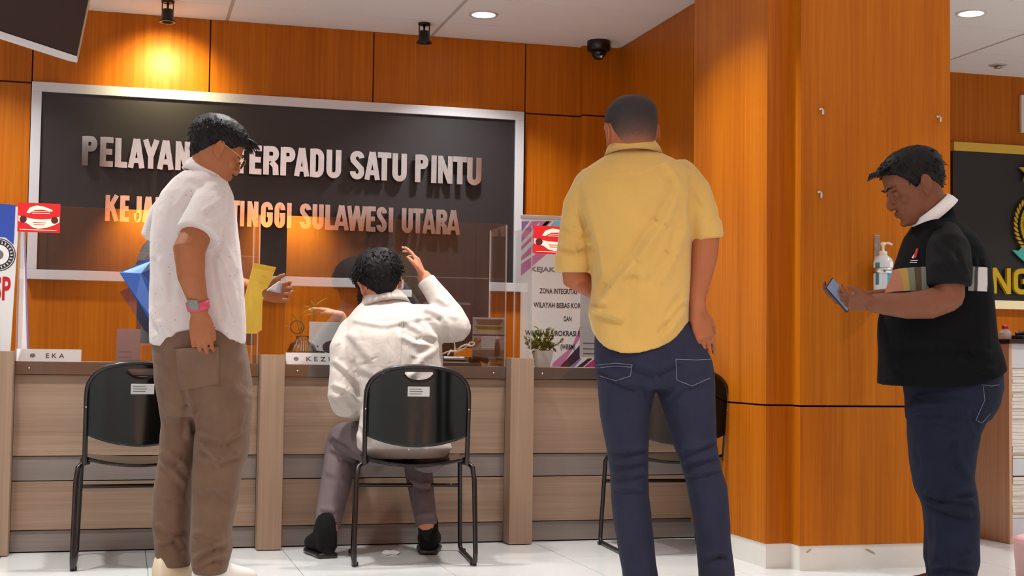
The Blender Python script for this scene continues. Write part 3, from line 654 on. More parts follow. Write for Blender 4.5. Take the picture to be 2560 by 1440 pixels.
# taller cutting beside the card
p = onworktop(783, 890, YC+.24)
pl = thing('bamboo_cutting', 'upright green cutting with narrow leaves above the white card', 'plant', tuple(p))
MB().lathe((0, 0, 0), [(.022, 0), (.026, .004), (.024, .10), (.020, .105), (.018, .10), (.02, .01)], 20).build('tube_vase', M_glass, pl, True, local=True)
top = aty(786, 775, YC+.24)-p
MB().tube([(0, 0, .01), (.002, 0, .12), top], .0045, 8).build('stem', M_leaf, pl, True, local=True)
for px, py, dx, dz, L in ((783, 772, -.9, .35, .055), (786, 770, .9, .15, .06), (784, 785, -1, -.1, .05), (788, 765, .5, .5, .07), (786, 768, -.3, .8, .035)):
    mb = MB(); leaf(mb, aty(px, py, YC+.24)-p, (dx, -.15, dz), L, .010, .15); mb.build('leaf', M_leaf2, pl, True, local=True)
# white card stand
a, b = aty(772, 890, YC+.11), aty(872, 806, YC+.11)
cs = thing('card_stand', 'pale printed card standing between jar and seated man', 'card', ((a[0]+b[0])/2, YC+.11, WT))
MB().box((a[0], YC+.11, WT), (b[0], YC+.118, b[2])).build('card', mat('pale_card', (206, 216, 218), .4), cs, bevel=.001)
MB().box((a[0]+.02, YC+.118, WT), (b[0]-.02, YC+.19, WT+.006)).build('foot', M_paper, cs)
mb = MB(); k0 = aty(832, 868, YC+.109); poly(mb, [k0+np.array([.045*math.cos(t)*(1.1 if math.cos(t) < 0 else .9), 0, .032*math.sin(t)]) for t in np.linspace(0, 2*PI, 18, endpoint=False)], (0, -1, 0), .0005); mb.build('printed_shape', M_plum, cs)
for x0, x1, y in ((782, 800, 879), (800, 812, 880), (792, 796, 866)):
    u, v = aty(x0, y+2, YC+.109), aty(x1, y-2, YC+.109); MB().box((u[0], YC+.1092, u[2]), (v[0], YC+.11, v[2])).build('print_line', M_ink, cs)
# acrylic leaflet holder with a pictured leaflet (square code left out, plain board instead)
Y = YC+.16; a, b = aty(1180, 925, Y), aty(1262, 794, Y); LW, LH = b[0]-a[0], b[2]-WT
lh = thing('leaflet_holder', 'clear leaflet holder with a picture of a gateway and two people', 'holder', ((a[0]+b[0])/2, Y, WT))
MB().box((a[0]-.003, Y-.004, WT), (b[0]+.003, Y-.002, b[2])).build('front_plate', M_acr, lh)
MB().box((a[0], Y-.001, WT+.03), (b[0], Y+.001, b[2]-.002)).build('leaflet', mat('leaflet_sky', (205, 204, 208), .5), lh)
MB().box((a[0]-.003, Y-.03, WT), (b[0]+.003, Y+.05, WT+.003)).build('foot', M_acre, lh)
q = lambda u, v, k=1: (a[0]+u*LW, Y-.001-.0002*k, WT+.03+v*(LH-.03))
def flat(pts, m, nm, k=1): MB().add([q(u, v, k) for u, v in pts], [tuple(range(len(pts)))]).build(nm, m, lh)
M_brick = mat('print_brick', (150, 118, 104), .6); M_olive = mat('print_olive', (150, 150, 60), .6); M_tan2 = mat('print_skin', (180, 120, 84), .6); M_pgrey = mat('print_grey', (150, 152, 148), .6); M_pbrown = mat('print_brown', (98, 66, 58), .6)
flat([(0, 0), (1, 0), (1, .30), (0, .30)], M_pgrey, 'printed_ground', 1); flat([(0, .24), (1, .24), (.9, .36), (0, .34)], M_label, 'printed_road', 2)
flat([(.08, .95), (.95, .95), (.84, .82), (.17, .82)], M_brick, 'printed_roof', 2); flat([(.05, .79), (.96, .79), (.86, .71), (.15, .71)], M_olive, 'printed_roof', 3)
flat([(.2, .71), (.82, .71), (.78, .60), (.24, .60)], M_cream, 'printed_gate', 2); flat([(0, .60), (1, .60), (1, .57), (0, .57)], M_plum, 'printed_fence', 1)
flat([(.02, .36), (.24, .50), (.30, .47), (.1, .30)], M_tan2, 'printed_arm', 4); flat([(0, .30), (.12, .30), (.16, .52), (.06, .52)], M_olive, 'printed_figure', 3)
flat([(.28, .28), (.69, .28), (.69, .56), (.28, .56)], M_paper, 'printed_board', 5); flat([(.31, .30), (.66, .30), (.66, .54), (.31, .54)], M_label, 'printed_board', 6)
flat([(.70, .10), (.84, .10), (.87, .30), (.80, .48), (.71, .40), (.69, .28)], M_pbrown, 'printed_figure', 5)
flat([(.72, .50), (.83, .50), (.85, .55), (.78, .585), (.71, .55)], M_paper, 'printed_cap', 6); flat([(.73, .42), (.82, .42), (.83, .5), (.72, .5)], M_tan2, 'printed_face', 6)
flat([(0, .02), (.4, .02), (.4, .07), (0, .07)], M_label, 'printed_caption', 5); flat([(.5, .03), (.95, .03), (.95, .09), (.5, .09)], M_label, 'printed_caption', 5)
# small telephone set with coiled cord
p = onworktop(1150, 925, YC+.12)
tp = thing('desk_telephone', 'black desk telephone with coiled cream cord beside the leaflet holder', 'phone', tuple(p), math.radians(-8))
MB().rings([[(-.11, -.07, 0), (.10, -.07, 0), (.10, .08, 0), (-.11, .08, 0)], [(-.105, -.065, .018), (.095, -.065, .018), (.095, .075, .045), (-.105, .075, .045)]]).build('base', M_black, tp, local=True, bevel=.004)
MB().obox((-.03, .0, .040), (.05, 0, 0), (0, .025, .004), (0, -.001, .004)).build('note', M_label, tp, local=True)
MB().tube([(.05, -.05, .035), (.09, -.02, .038), (.13, .03, .028)], [.014, .011, .015]).build('handset', M_black, tp, True, local=True)
pts = []
for k in np.linspace(0, 1, 60):
    a = k*2*PI*2.2; pts.append((-.07+.13*abs(math.sin(a/2.2*.5))+.012*math.cos(a*2), .02+.02*math.sin(a), .055+.055*abs(math.sin(a/2.2*.5))+.008*math.sin(a*2)))
MB().tube(pts, .0045, 8).build('cord', M_cream, tp, True, local=True)
MB().tube([(-.02, .05, .05), (-.022, .055, .10), (-.03, .06, .15), (-.03, .08, .19)], .003, 8).build('cable', M_paper, tp, True, local=True)
MB().box((-.16, .02, 0), (-.10, .10, .085)).build('side_block', mat('navy_block', (34, 40, 74), .4), tp, local=True, bevel=.006)
# potted plant
p = onworktop(1356, 925, YC+.10)
pp_ = thing('potted_plant', 'small bushy plant in a square white pot on the counter', 'plant', tuple(p))
MB().rings([[(s*.030, -.03, 0), (s*.030, .03, 0)][::1] for s in (1,)]*0 or [[(-.030, -.030, 0), (.030, -.030, 0), (.030, .030, 0), (-.030, .030, 0)], [(-.043, -.043, .082), (.043, -.043, .082), (.043, .043, .082), (-.043, .043, .082)],
            [(-.039, -.039, .082), (.039, -.039, .082), (.039, .039, .082), (-.039, .039, .082)], [(-.034, -.034, .06), (.034, -.034, .06), (.034, .034, .06), (-.034, .034, .06)]]).build('pot', M_pot, pp_, local=True)
MB().box((-.035, -.035, .055), (.035, .035, .066)).build('soil', M_plum, pp_, local=True)
r_ = random.Random(3)
for k in range(22):
    a = k*2.4; el = r_.uniform(.35, 1.4); L = r_.uniform(.08, .135); d = np.array([math.cos(a)*math.cos(el), math.sin(a)*math.cos(el), math.sin(el)]); b0 = np.array([d[0]*.01, d[1]*.01, .066])
    e = b0+d*L
    st = MB().tube([b0, b0+d*L*.5+np.array([0, 0, .004]), e], .0016, 5).build('sprig', M_leaf, pp_, True, local=True)
    for j in range(9):
        f = .35+.65*j/8; dd = d*.4+np.array([r_.gauss(0, .6), r_.gauss(0, .6), r_.gauss(.2, .5)]); mb = MB(); leaf(mb, b0+d*L*f, dd, r_.uniform(.022, .034), r_.uniform(.006, .010), .2)
        mb.build('leaf', M_leaf if r_.random() < .75 else M_leaf2, st, True, local=True)
    if k % 2 == 0:
        MB().ell(e, (.007, 0, 0), (0, .007, 0), (0, 0, .006), 8, 5).build('bloom', M_flower, st, True, local=True)
# paper sheet taped inside the right acrylic screen
a, b = aty(1449, 893, YC-.003), aty(1530, 735, YC-.003)
ps = thing('paper_sheet', 'plain white sheet taped to the acrylic left of the yellow shirt', 'paper', ((a[0]+b[0])/2, YC-.003, a[2]))
MB().box((a[0], YC-.004, a[2]), (b[0], YC-.003, b[2])).build('sheet', M_label, ps)
for y in (858, 872, 884):
    u, v = aty(1458, y+1.5, YC-.0045), aty(1488, y-1, YC-.0045); MB().box((u[0], YC-.0046, u[2]), (v[0], YC-.004, v[2])).build('print_line', M_inkgrey, ps)
# grey holder and monitors behind the screens
a, b = aty(290, 905, YC+.2), aty(352, 823, YC+.2)
gh = thing('document_holder', 'grey translucent document holder beside the left monitor', 'holder', ((a[0]+b[0])/2, YC+.2, WT))
MB().box((a[0], YC+.2, WT), (b[0], YC+.206, b[2])).build('plate', mat('grey_acrylic', (150, 138, 148), .3), gh, bevel=.001)
MB().box((a[0], YC+.16, WT), (b[0], YC+.25, WT+.004)).build('foot', M_acre, gh)
for y in (880, 893):
    u, v = aty(296, y+1, YC+.199), aty(330, y-1, YC+.199); MB().box((u[0], YC+.1992, u[2]), (v[0], YC+.2, v[2])).build('print_line', M_inkgrey, gh)
def monitor(x0, x1, y0, y1, Y, rz, label, tilt=0.0):
    a, b = aty(x0, y1, Y), aty(x1, y0, Y); W_, H_ = (b[0]-a[0])/2, (b[2]-a[2])/2; c = np.array([(a[0]+b[0])/2, Y, 0])
    t = thing('computer_monitor', label, 'monitor', (c[0], Y, WT), rz, group='computer monitors on the counter'); zc_ = (a[2]+b[2])/2-WT
    MB().box((-W_, .0, zc_-H_), (W_, .02, zc_+H_)).build('casing', mat('monitor_back', (38, 36, 42), .35) if 'monitor_back' not in MATS else MATS['monitor_back'], t, local=True, bevel=.004)
    MB().box((-W_*.6, -.03, zc_-H_*.7), (W_*.6, .0, zc_+H_*.3)).build('rear_bulge', MATS['monitor_back'], t, local=True, bevel=.015)
    MB().box((-W_+.012, .02, zc_-H_+.02), (W_-.012, .021, zc_+H_-.012)).build('screen', mat('lit_screen', (120, 130, 150), .3) if 'lit_screen' not in MATS else MATS['lit_screen'], t, local=True)
    MB().box((-.035, -.035, .01), (.035, -.02, zc_)).build('stand', M_black, t, local=True, bevel=.004)
    MB().rings([[(.13*math.cos(k), -.02+.09*math.sin(k), z_) for k in np.linspace(0, 2*PI, 24, endpoint=False)] for z_ in (0, .012)]).build('foot', M_black, t, True, local=True)
    return t
m1 = monitor(339, 640, 640, 858, YC+.36, 0, 'dark monitor behind the man in dotted white shirt')
m2 = monitor(1008, 1222, 696, 868, YC+.42, math.radians(-3), 'dark monitor back beside the raised hand')
a, b = aty(1003, 741, YC+.37), aty(1033, 724, YC+.37)
MB().box((a[0]-m2.location[0], -.0330, a[2]-WT), (b[0]-m2.location[0], -.0305, b[2]-WT)).build('paper_label', M_label, m2, local=True)
# small boxes and sheets at the right end
p = onworktop(1793, 905, YC+.10)
rb = thing('small_box', 'small dark red box on papers at the right counter end', 'box', (p[0], p[1], WT+.012))
MB().box((-.018, -.02, 0), (.018, .02, .06)).build('carton', M_plum, rb, local=True, bevel=.001)
MB().box((-.0185, -.0206, .02), (.0185, .0, .04)).build('red_band', M_red, rb, local=True)
p = onworktop(1802, 925, YC+.10)
for k in range(1):
    t = tag(MB().box((-.10, -.07, 0), (.085, .10, .0115)).build('paper_pad', M_paper, None), 'thin white paper pad lying at the right counter end', 'paper')
    t.location = (p[0]+r_.uniform(-.004, .004), p[1], WT); t.rotation_euler[2] = r_.uniform(-.04, .04)
# ------------------------------------------------------------------ banners behind the counter
Yb = 7.35; a, b = aty(1299, 935, Yb), aty(1500, 551, Yb)
bx0, bx1, bz1 = a[0], aty(1545, 551, Yb)[0], b[2]
bn = thing('rollup_banner', 'white roll up banner with pink stripes and black words behind the right bay', 'banner', ((bx0+bx1)/2, Yb, 0))
bz0 = .10; BW, BH = bx1-bx0, bz1-bz0
MB().box((bx0, Yb, bz0), (bx1, Yb+.002, bz1)).build('sheet', mat('banner_white', (235, 236, 236), .45), bn)
MB().box((bx0-.005, Yb-.008, bz1-.006), (bx1+.005, Yb+.012, bz1+.014)).build('top_bar', M_frame, bn, bevel=.003)
MB().box((bx0-.02, Yb-.05, 0), (bx1+.02, Yb+.07, .10)).build('base_case', M_frame, bn, bevel=.006)
def bp(px, py, k=1): c = aty(px, py, Yb); return (min(max(c[0], bx0), bx1), Yb-.0004*k, min(max(c[2], bz0), bz1-.004))
def bflat(pts, m, nm, k=1): MB().add([bp(*p_, k) for p_ in pts], [tuple(range(len(pts)))]).build(nm, m, bn)
for pts, m in (([(1299, 553), (1324, 553), (1299, 580)], M_lilac), ([(1330, 553), (1351, 553), (1299, 606), (1299, 587)], M_pink), ([(1300, 616), (1366, 553), (1376, 553), (1299, 626)], M_pink),
               ([(1299, 642), (1352, 590), (1352, 600), (1345, 622), (1300, 652)], M_pink), ([(1300, 690), (1300, 660), (1376, 610), (1396, 610)], M_pink), ([(1350, 553), (1380, 553), (1360, 573), (1345, 573)], M_pink),
               ([(1385, 553), (1402, 553), (1398, 567), (1375, 567)], M_cyan), ([(1384, 906), (1430, 866), (1450, 815), (1450, 845), (1400, 922), (1375, 924)], M_pink),
               ([(1395, 922), (1450, 862), (1450, 895), (1420, 922)], M_plum), ([(1423, 922), (1446, 896), (1455, 896), (1432, 922)], M_lilac), ([(1436, 922), (1470, 896), (1482, 896), (1452, 922)], M_plum), ([(1455, 922), (1490, 894), (1530, 894), (1530, 922)], M_magenta)):
    bflat(pts, m, 'stripe', 1)
for body, x0, x1, yb_, sz, m in (('KEJAKSAAN TINGGI', 1326, 1520, 678, 12, M_inkgrey), ('ZONA INTEGRITAS', 1349, 1443, 733, 13, M_ink), ('WILAYAH BEBAS KORUPSI', 1334, 1474, 768, 13, M_ink), ('DAN', 1409, 1428, 803, 13, M_ink),
                             ('WILAYAH BIROKRASI BERSIH', 1313, 1485, 838, 13, M_ink), ('(WBBM)', 1401, 1437, 873, 13, M_ink)):
    o_ = bp(x0, yb_, 3); text(body, sz/FPX*7.4*1.42, o_, (1, 0, 0), (0, 0, 1), m, 'lettering', bn, maxw=bp(x1, yb_)[0]-o_[0], offset=.0008)
# left banner: blue head, round black seal, red letter P
Yl = 7.15; xr_ = aty(33, 700, Yl)[0]; a, b = aty(0, 900, Yl), aty(39, 512, Yl)
lbn = thing('upright_banner', 'white banner with blue head and round black seal at the left edge', 'banner', (xr_-.3, Yl, 0))
mb = MB(); lz1 = b[2]
poly(mb, [(xr_-.62, Yl, .05), (xr_-.03, Yl, .05), (xr_+.02, Yl, lz1-.01), (xr_-.62, Yl, lz1+.012)], (0, -1, 0), .003); mb.build('sheet', MATS['banner_white'], lbn)
def lp(px, py, k=1): c = aty(px, py, Yl); return (c[0], Yl-.003-.0005*k, c[2])
mb = MB(); mb.add([lp(-90, 500), lp(39, 513), lp(36, 590), lp(34, 612), lp(14, 594), lp(-90, 585)], [tuple(range(6))]); mb.build('blue_head', M_blue, lbn)
ctr = np.array(lp(-4, 637)); R0_ = .079
def disc(r, k, m, nm, par): MB().add([ctr+np.array([r*math.cos(t), -.0004*k, r*math.sin(t)]) for t in np.linspace(0, 2*PI, 40, endpoint=False)], [tuple(range(40))]).build(nm, m, par)
disc(R0_, 1, M_ink, 'seal_ring', lbn); disc(R0_*.94, 2, M_paper, 'seal_line', lbn); disc(R0_*.90, 3, M_ink, 'seal_ring', lbn); disc(R0_*.62, 4, M_paper, 'seal_field', lbn); disc(R0_*.30, 5, M_inkgrey, 'seal_emblem', lbn)
for k in range(24):
    a_ = 2*PI*k/24; c = ctr+np.array([.060*math.cos(a_), -.0026, .060*math.sin(a_)]); t_ = np.array([-math.sin(a_), 0, math.cos(a_)]); n2 = np.array([math.cos(a_), 0, math.sin(a_)])
    MB().add([c-t_*.004-n2*.006, c+t_*.003-n2*.006, c+t_*.004+n2*.006, c-t_*.003+n2*.006], [(0, 1, 2, 3)]).build('seal_mark', M_label, lbn)
text('PTSP', .155, lp(-66, 747, 3), (1, 0, 0), (0, 0, 1), M_red, 'lettering', lbn, maxw=lp(24, 747)[0]-lp(-66, 747)[0], offset=.004)
for x in (-.5, -.15): MB().box((xr_+x-.02, Yl, 0), (xr_+x+.02, Yl+.2, .05)).build('foot', M_frame, lbn)
# white easel board seen edge on beside it
pa, pb_, pc_ = aty(56, 565, 7.0), aty(46, 882, 7.0), aty(66, 882, 7.0)
eb = thing('easel_board', 'narrow white easel board seen edge on beside the left banner', 'board', (pb_[0]+.02, 7.0, 0))
zt_ = pa[2]; k_ = zt_/(zt_-pb_[2]); x0b, x1b = pa[0]+(pb_[0]-pa[0])*k_, pa[0]+(pc_[0]-pa[0])*k_
mb = MB(); poly(mb, [(x0b, 7.0, 0), (x1b, 7.0, 0), (pa[0]+.006, 7.0, zt_), (pa[0]-.006, 7.0, zt_)], (0, -1, 0), .02); mb.build('board', M_paper, eb)
mb = MB(); poly(mb, [(x1b, 7.01, 0), (x1b+.012, 7.01, 0), (pa[0]+.012, 7.01, zt_), (pa[0]+.006, 7.01, zt_)], (0, -1, 0), .02); mb.build('rim', M_lilac, eb)
# ------------------------------------------------------------------ people: closed lofts fused by a voxel remesh, then shaped
def unit(v): v = np.array(v, float); return v/(np.linalg.norm(v)+1e-12)
def rotv(v, ax, a):
    ax = unit(ax); v = np.array(v, float); return v*math.cos(a)+np.cross(ax, v)*math.sin(a)+ax*np.dot(ax, v)*(1-math.cos(a))
def eval_mesh(ob):
    dg = bpy.context.evaluated_depsgraph_get(); me = bpy.data.meshes.new_from_object(ob.evaluated_get(dg)); return me
def fuse(mb, voxel, smooth=4, fac=.5):
    me = mb.mesh('tmp'); bm = bmesh.new(); bm.from_mesh(me); bmesh.ops.recalc_face_normals(bm, faces=bm.faces); bm.to_mesh(me); bm.free()
    ob = bpy.data.objects.new('tmp', me); C.objects.link(ob)
    r = ob.modifiers.new('r', 'REMESH'); r.mode = 'VOXEL'; r.voxel_size = voxel; r.adaptivity = 0
    if smooth: q = ob.modifiers.new('s', 'SMOOTH'); q.iterations = smooth; q.factor = fac
    out = eval_mesh(ob); bpy.data.objects.remove(ob); bpy.data.meshes.remove(me); return out
def get(me):
    n = len(me.vertices); v = np.empty(n*3); me.vertices.foreach_get('co', v); nr = np.empty(n*3); me.vertex_normals.foreach_get('vector', nr); return v.reshape(-1, 3), nr.reshape(-1, 3)
def put(me, v): me.vertices.foreach_set('co', v.ravel()); me.update()
def wob(v, sc, seed, octs=3):          # cheap smooth noise: sums of warped sines
    r = np.random.default_rng(seed); out = np.zeros(len(v)); a = 1.
    for o in range(octs):
        for k in range(4):
            d = r.normal(size=3); d /= np.linalg.norm(d); d2 = r.normal(size=3)
            out += a*np.sin((v@d)*sc*2*PI+1.7*np.sin((v@d2)*sc*2.3+r.uniform(0, 6))+r.uniform(0, 6))/4
        sc *= 2.1; a *= .5
    return out
def folds(me, fl, scale=1.0):           # creases: (pixel polyline, width px, height m); ridge with a trough beside it, on the side facing us
    v, nr = get(me); x, y, d = topx(v); face = np.clip(-(nr@FH)*1.6, 0, 1); dis = np.zeros(len(v))
    for pl, wd, am in fl:
        for i in range(len(pl)-1):
            (x1, y1), (x2, y2) = pl[i], pl[i+1]; L = math.hypot(x2-x1, y2-y1); tx, ty = (x2-x1)/L, (y2-y1)/L
            u = (x-x1)*tx+(y-y1)*ty; s_ = -(x-x1)*ty+(y-y1)*tx
            e0 = wd*1.6 if i == 0 else wd*.2; e1 = wd*1.6 if i == len(pl)-2 else wd*.2
            env = np.clip((u+e0*.3)/e0, 0, 1)*np.clip((L+e1*.3-u)/e1, 0, 1); env = env*env*(3-2*env)
            dis += am*env*(np.exp(-(s_/wd)**2)-.75*np.exp(-((s_-1.5*wd)/wd)**2))
    put(me, v+nr*(dis*face*scale*1.2)[:, None])
def rough(me, amp, sc, seed):
    v, nr = get(me); put(me, v+nr*(amp*wob(v, sc, seed))[:, None])
def finish(me, name, m, parent=None, **tags):
    if parent is not None:
        v, _ = get(me); put(me, v-wloc(parent))
    for mm in list(me.materials): pass
    me.materials.clear(); me.materials.append(m); me.polygons.foreach_set('material_index', [0]*len(me.polygons))
    me.polygons.foreach_set('use_smooth', [True]*len(me.polygons)); me.name = name
    o = bpy.data.objects.new(name, me); C.objects.link(o)
    if parent is not None: o.parent = parent
    for k, q in tags.items(): o[k] = q
    return o
class Fig:
    def __init__(s, d): s.d = d; s.mpp = d/FPX
    def W(s, x, y, dd=0): return at(x, y, s.d+dd)
    def ring(s, xl, xr, y, dd, t, e=2.3, n=28, hem=None, tw=0.0):
        c = s.W((xl+xr)/2, y, dd); a = (s.W(xr, y, dd)-s.W(xl, y, dd))/2; b = FH*t/2; R = []
        a2 = rotv(a, UP, tw); b2 = rotv(b, UP, tw)
        for q in np.linspace(0, 2*PI, n, endpoint=False):
            cq, sq = math.cos(q), math.sin(q)
            p = c+a2*math.copysign(abs(cq)**(2/e), cq)+b2*math.copysign(abs(sq)**(2/e), sq)
            if hem is not None:
                u = cq; p = p-UP*(np.interp(u, [h[0] for h in hem], [h[1] for h in hem])-y)*s.mpp
            R.append(p)
        return R
    def trunk(s, mb, secs, k=1.0, hem=None, e=2.4):
        R = []
        for i, q in enumerate(secs):
            xl, xr, y, dd, t = q[:5]; tw = q[5] if len(q) > 5 else 0
            m, h = (xl+xr)/2, (xr-xl)/2*k
            R.append(s.ring(m-h, m+h, y, dd, t*k, e, hem=hem if i == len(secs)-1 else None, tw=tw))
        mb.rings(R)
    def limb(s, mb, pts, k=1.0, n=16, flat=1.0):     # pts: (x, y, dd, radius px)
        mb.tube([s.W(*p[:3]) for p in pts], [p[3]*s.mpp*k for p in pts], n, flat=flat)
def hand(mb, w, fwd, nrm, thumb_sgn, L=.185, curl=(.3, .35, .4, .45), spread=.10, tcurl=.3, tout=.75, wr=.026, rad=.0085):
    """palm, four unequal jointed fingers, thumb from the side of the palm near the wrist; nrm = the way the palm faces"""
    fwd = unit(fwd); nrm = unit(np.array(nrm)-fwd*np.dot(nrm, fwd)); sd = unit(np.cross(fwd, nrm))*thumb_sgn; w = np.array(w, float)
    pl = L*.52; R = []
    for f, hw, th in ((-.12, wr, wr*.75), (.05, .031, .019), (.35, .040, .017), (.75, .043, .015), (1.0, .041, .012), (1.06, .034, .008)):
        c = w+fwd*pl*f+nrm*.003*math.sin(PI*max(f, 0)); R.append([c+sd*hw*math.copysign(abs(math.cos(q))**.7, math.cos(q))+nrm*th*math.copysign(abs(math.sin(q))**.8, math.sin(q)) for q in np.linspace(0, 2*PI, 18, endpoint=False)])
    mb.rings(R)
    tips = []
    for k, (off, ln) in enumerate(((.031, .43), (.0105, .48), (-.0105, .445), (-.031, .35))):
        b = w+fwd*pl*(.93 if k in (1, 2) else .86)+sd*off; d0 = rotv(fwd, nrm, 0)+sd*off/.031*spread; d0 = unit(d0); c = curl[k] if hasattr(curl, '__len__') else curl
        P_ = [b-d0*.018, b]; p = b; an = 0
        for j, f in enumerate((.46, .30, .24)):
            an += c*(.8, 1.1, .9)[j]; d = unit(fwd*math.cos(an)+nrm*math.sin(an)+sd*off/.031*spread*math.cos(an))
            p = p+d*L*ln*f; P_.append(p)
        mb.tube(P_, [rad*1.05, rad*1.05, rad, rad*.93, rad*.78], 10); tips.append(P_[-1])
    b = w+fwd*pl*.22+sd*.026; d = unit(fwd*(1-tout*.45)+sd*tout+nrm*.15); P_ = [b-sd*.012, b]; p = b
    for j, f in enumerate((.21, .16, .13)):
        p = p+d*L*f; P_.append(p); d = unit(d+fwd*tcurl*.6-sd*tcurl*.5+nrm*tcurl*.5)
    mb.tube(P_, [.014, .0135, .0115, .0100, .0078], 10)
    return tips
HEADP = [(-.118, .066, .000, .020), (-.110, .078, -.022, .036), (-.092, .084, -.044, .050), (-.070, .086, -.062, .060), (-.045, .086, -.080, .067), (-.020, .087, -.092, .0715), (.0, .086, -.099, .074), (.020, .090, -.103, .0755),
         (.045, .089, -.104, .0755), (.070, .081, -.099, .0715), (.090, .064, -.084, .060), (.104, .040, -.060, .043), (.112, .012, -.030, .022)]
class Head:
    """C: point midway between the ears; fwd/up unit vectors; k scale"""
    def __init__(s, Cc, phi, pitch, roll=0, k=1.0, wide=1.0):
        f = FH*math.cos(phi)+RH*math.sin(phi); r = unit(np.cross(f, UP)); u = UP.copy()
        f2 = f*math.cos(pitch)-u*math.sin(pitch); u2 = u*math.cos(pitch)+f*math.sin(pitch)
        s.f = f2; s.r = r*math.cos(roll)-u2*math.sin(roll); s.u = u2*math.cos(roll)+r*math.sin(roll); s.C = np.array(Cc); s.k = k; s.wd = wide
    def P(s, x, y, z): return s.C+s.k*(s.r*x*s.wd+s.f*y+s.u*z)
    def surf(s, th, z, off=0.):     # th 0 = front, + to his right
        zs = [h[0] for h in HEADP]; fr, bk, hw = (np.interp(z, zs, [h[i] for h in HEADP]) for i in (1, 2, 3))
        c = (fr+bk)/2; a = (fr-bk)/2; st, ct_ = math.sin(th), math.cos(th); e = 2.25
        x = hw*math.copysign(abs(st)**(2/e), st); y = c+a*math.copysign(abs(ct_)**(2/e), ct_)
        if off:
            n = np.array([x/max(hw, .02)**2, (y-c)/max(a, .02)**2, 0]); n /= np.linalg.norm(n)+1e-9
            up = np.clip((z-.02)/.085, -.3, 1)**3 if z > .02 else 0; n = n*(1-.75*abs(up))+np.array([0, 0, up]); n /= np.linalg.norm(n)
            x, y, z = x+n[0]*off, y+n[1]*off, z+n[2]*off
        return s.P(x, y, z)
    def build(s, mb, ears=True):
        mb.rings([[s.surf(t, h[0]) for t in np.linspace(0, 2*PI, 28, endpoint=False)] for h in HEADP])
        V = lambda x, y, z: s.k*(s.r*x+s.f*y+s.u*z)
        # nose: bridge to tip, wings
        mb.tube([s.P(0, .080, .012), s.P(0, .092, -.008), s.P(0, .104, -.028), s.P(0, .101, -.040)], [.008*s.k, .0095*s.k, .0115*s.k, .011*s.k], 12)
        for q in (-1, 1): mb.ell(s.P(q*.012, .092, -.038), V(.008, 0, 0), V(0, .012, 0), V(0, 0, .008), 12, 8)
        mb.ell(s.P(0, .0885, -.0625), V(.022, 0, 0), V(0, .011, 0), V(0, 0, .0058), 14, 8); mb.ell(s.P(0, .0870, -.0735), V(.019, 0, 0), V(0, .011, 0), V(0, 0, .0065), 14, 8)
        mb.ell(s.P(0, .080, -.101), V(.020, 0, 0), V(0, .014, 0), V(0, 0, .014), 14, 8)
        for q in (-1, 1):
            mb.ell(s.P(q*.031, .082, .019), V(.024, -q*.006, 0), V(0, .012, 0), V(0, 0, .008), 14, 8)     # brow
            mb.ell(s.P(q*.046, .062, -.026), V(.016, 0, 0), V(0, .014, 0), V(0, 0, .018), 14, 8)           # cheek
            if ears:
                mb.ell(s.P(q*.079, -.010, -.008), V(.006, -q*.0045, 0), V(q*.006, .018, 0), V(0, -.006, .031), 16, 10)
                mb.tube([s.P(q*.083, .004+.0, -.002+.0)]+[s.P(q*(.086+.002*math.sin(a)), -.012+.017*math.cos(a), -.004+.028*math.sin(a)) for a in np.linspace(.5, 4.6, 9)], .0042*s.k, 8)
                mb.ell(s.P(q*.080, .000, -.036), V(.006, 0, 0), V(0, .008, 0), V(0, 0, .010), 10, 8)
    def shape(s, me):            # hollows: eye sockets, ear bowls, mouth line, nostrils
        v, nr = get(me); L = np.stack([(v-s.C)@s.r/(s.k*s.wd), (v-s.C)@s.f/s.k, (v-s.C)@s.u/s.k], 1); D = np.zeros(len(v))
        def dent(c, rad, am): 
            nonlocal D
            q = ((L-np.array(c))/np.array(rad)); D = D-am*np.exp(-(q**2).sum(1))
        for q in (-1, 1):
            dent((q*.031, .088, .000), (.017, .03, .011), .005); dent((q*.088, -.004, -.008), (.012, .010, .016), .006); dent((q*.008, .100, -.047), (.005, .008, .005), .003); dent((q*.045, .085, -.055), (.012, .02, .014), .002)
        dent((0, .098, -.0682), (.022, .014, .0022), .0035); dent((0, .095, -.088), (.018, .02, .006), .0025)
        put(me, v+nr*(D*s.k)[:, None])
    def eyes(s, par, m_white, m_iris, closed, skin):
        for q in (-1, 1):
            e = MB(); c = s.P(q*.0315, .0745, -.001); rr = .0118*s.k
            V = lambda x, y, z: s.k*(s.r*x+s.f*y+s.u*z)
            e.ell(c, V(.0118, 0, 0), V(0, .0118, 0), V(0, 0, .0118), 16, 10); eo = e.build('eye', m_white, par, True)
            MB().ell(c+V(0, .0080, -.003), V(.0055, 0, 0), V(0, .0045, -.001), V(0, 0, .0055), 12, 8).build('iris', m_iris, eo, True)
            lid = MB(); lid.ell(c+V(0, .0008, .0012 if closed else .0045), V(.0134, 0, 0), V(0, .0132, 0), V(0, 0, .0112), 16, 10); lid.ell(c+V(0, -.0006, -.0085), V(.0125, 0, 0), V(0, .0122, 0), V(0, 0, .0055), 16, 10)
            lid.build('eyelid', skin, par, True)
    def brows(s, par, m):
        for q in (-1, 1):
            MB().tube([s.P(q*.012, .0955, .020), s.P(q*.030, .0945, .0255), s.P(q*.050, .078, .021)], [.0032*s.k, .0038*s.k, .002*s.k], 8, flat=.8).build('eyebrow', m, par, True)
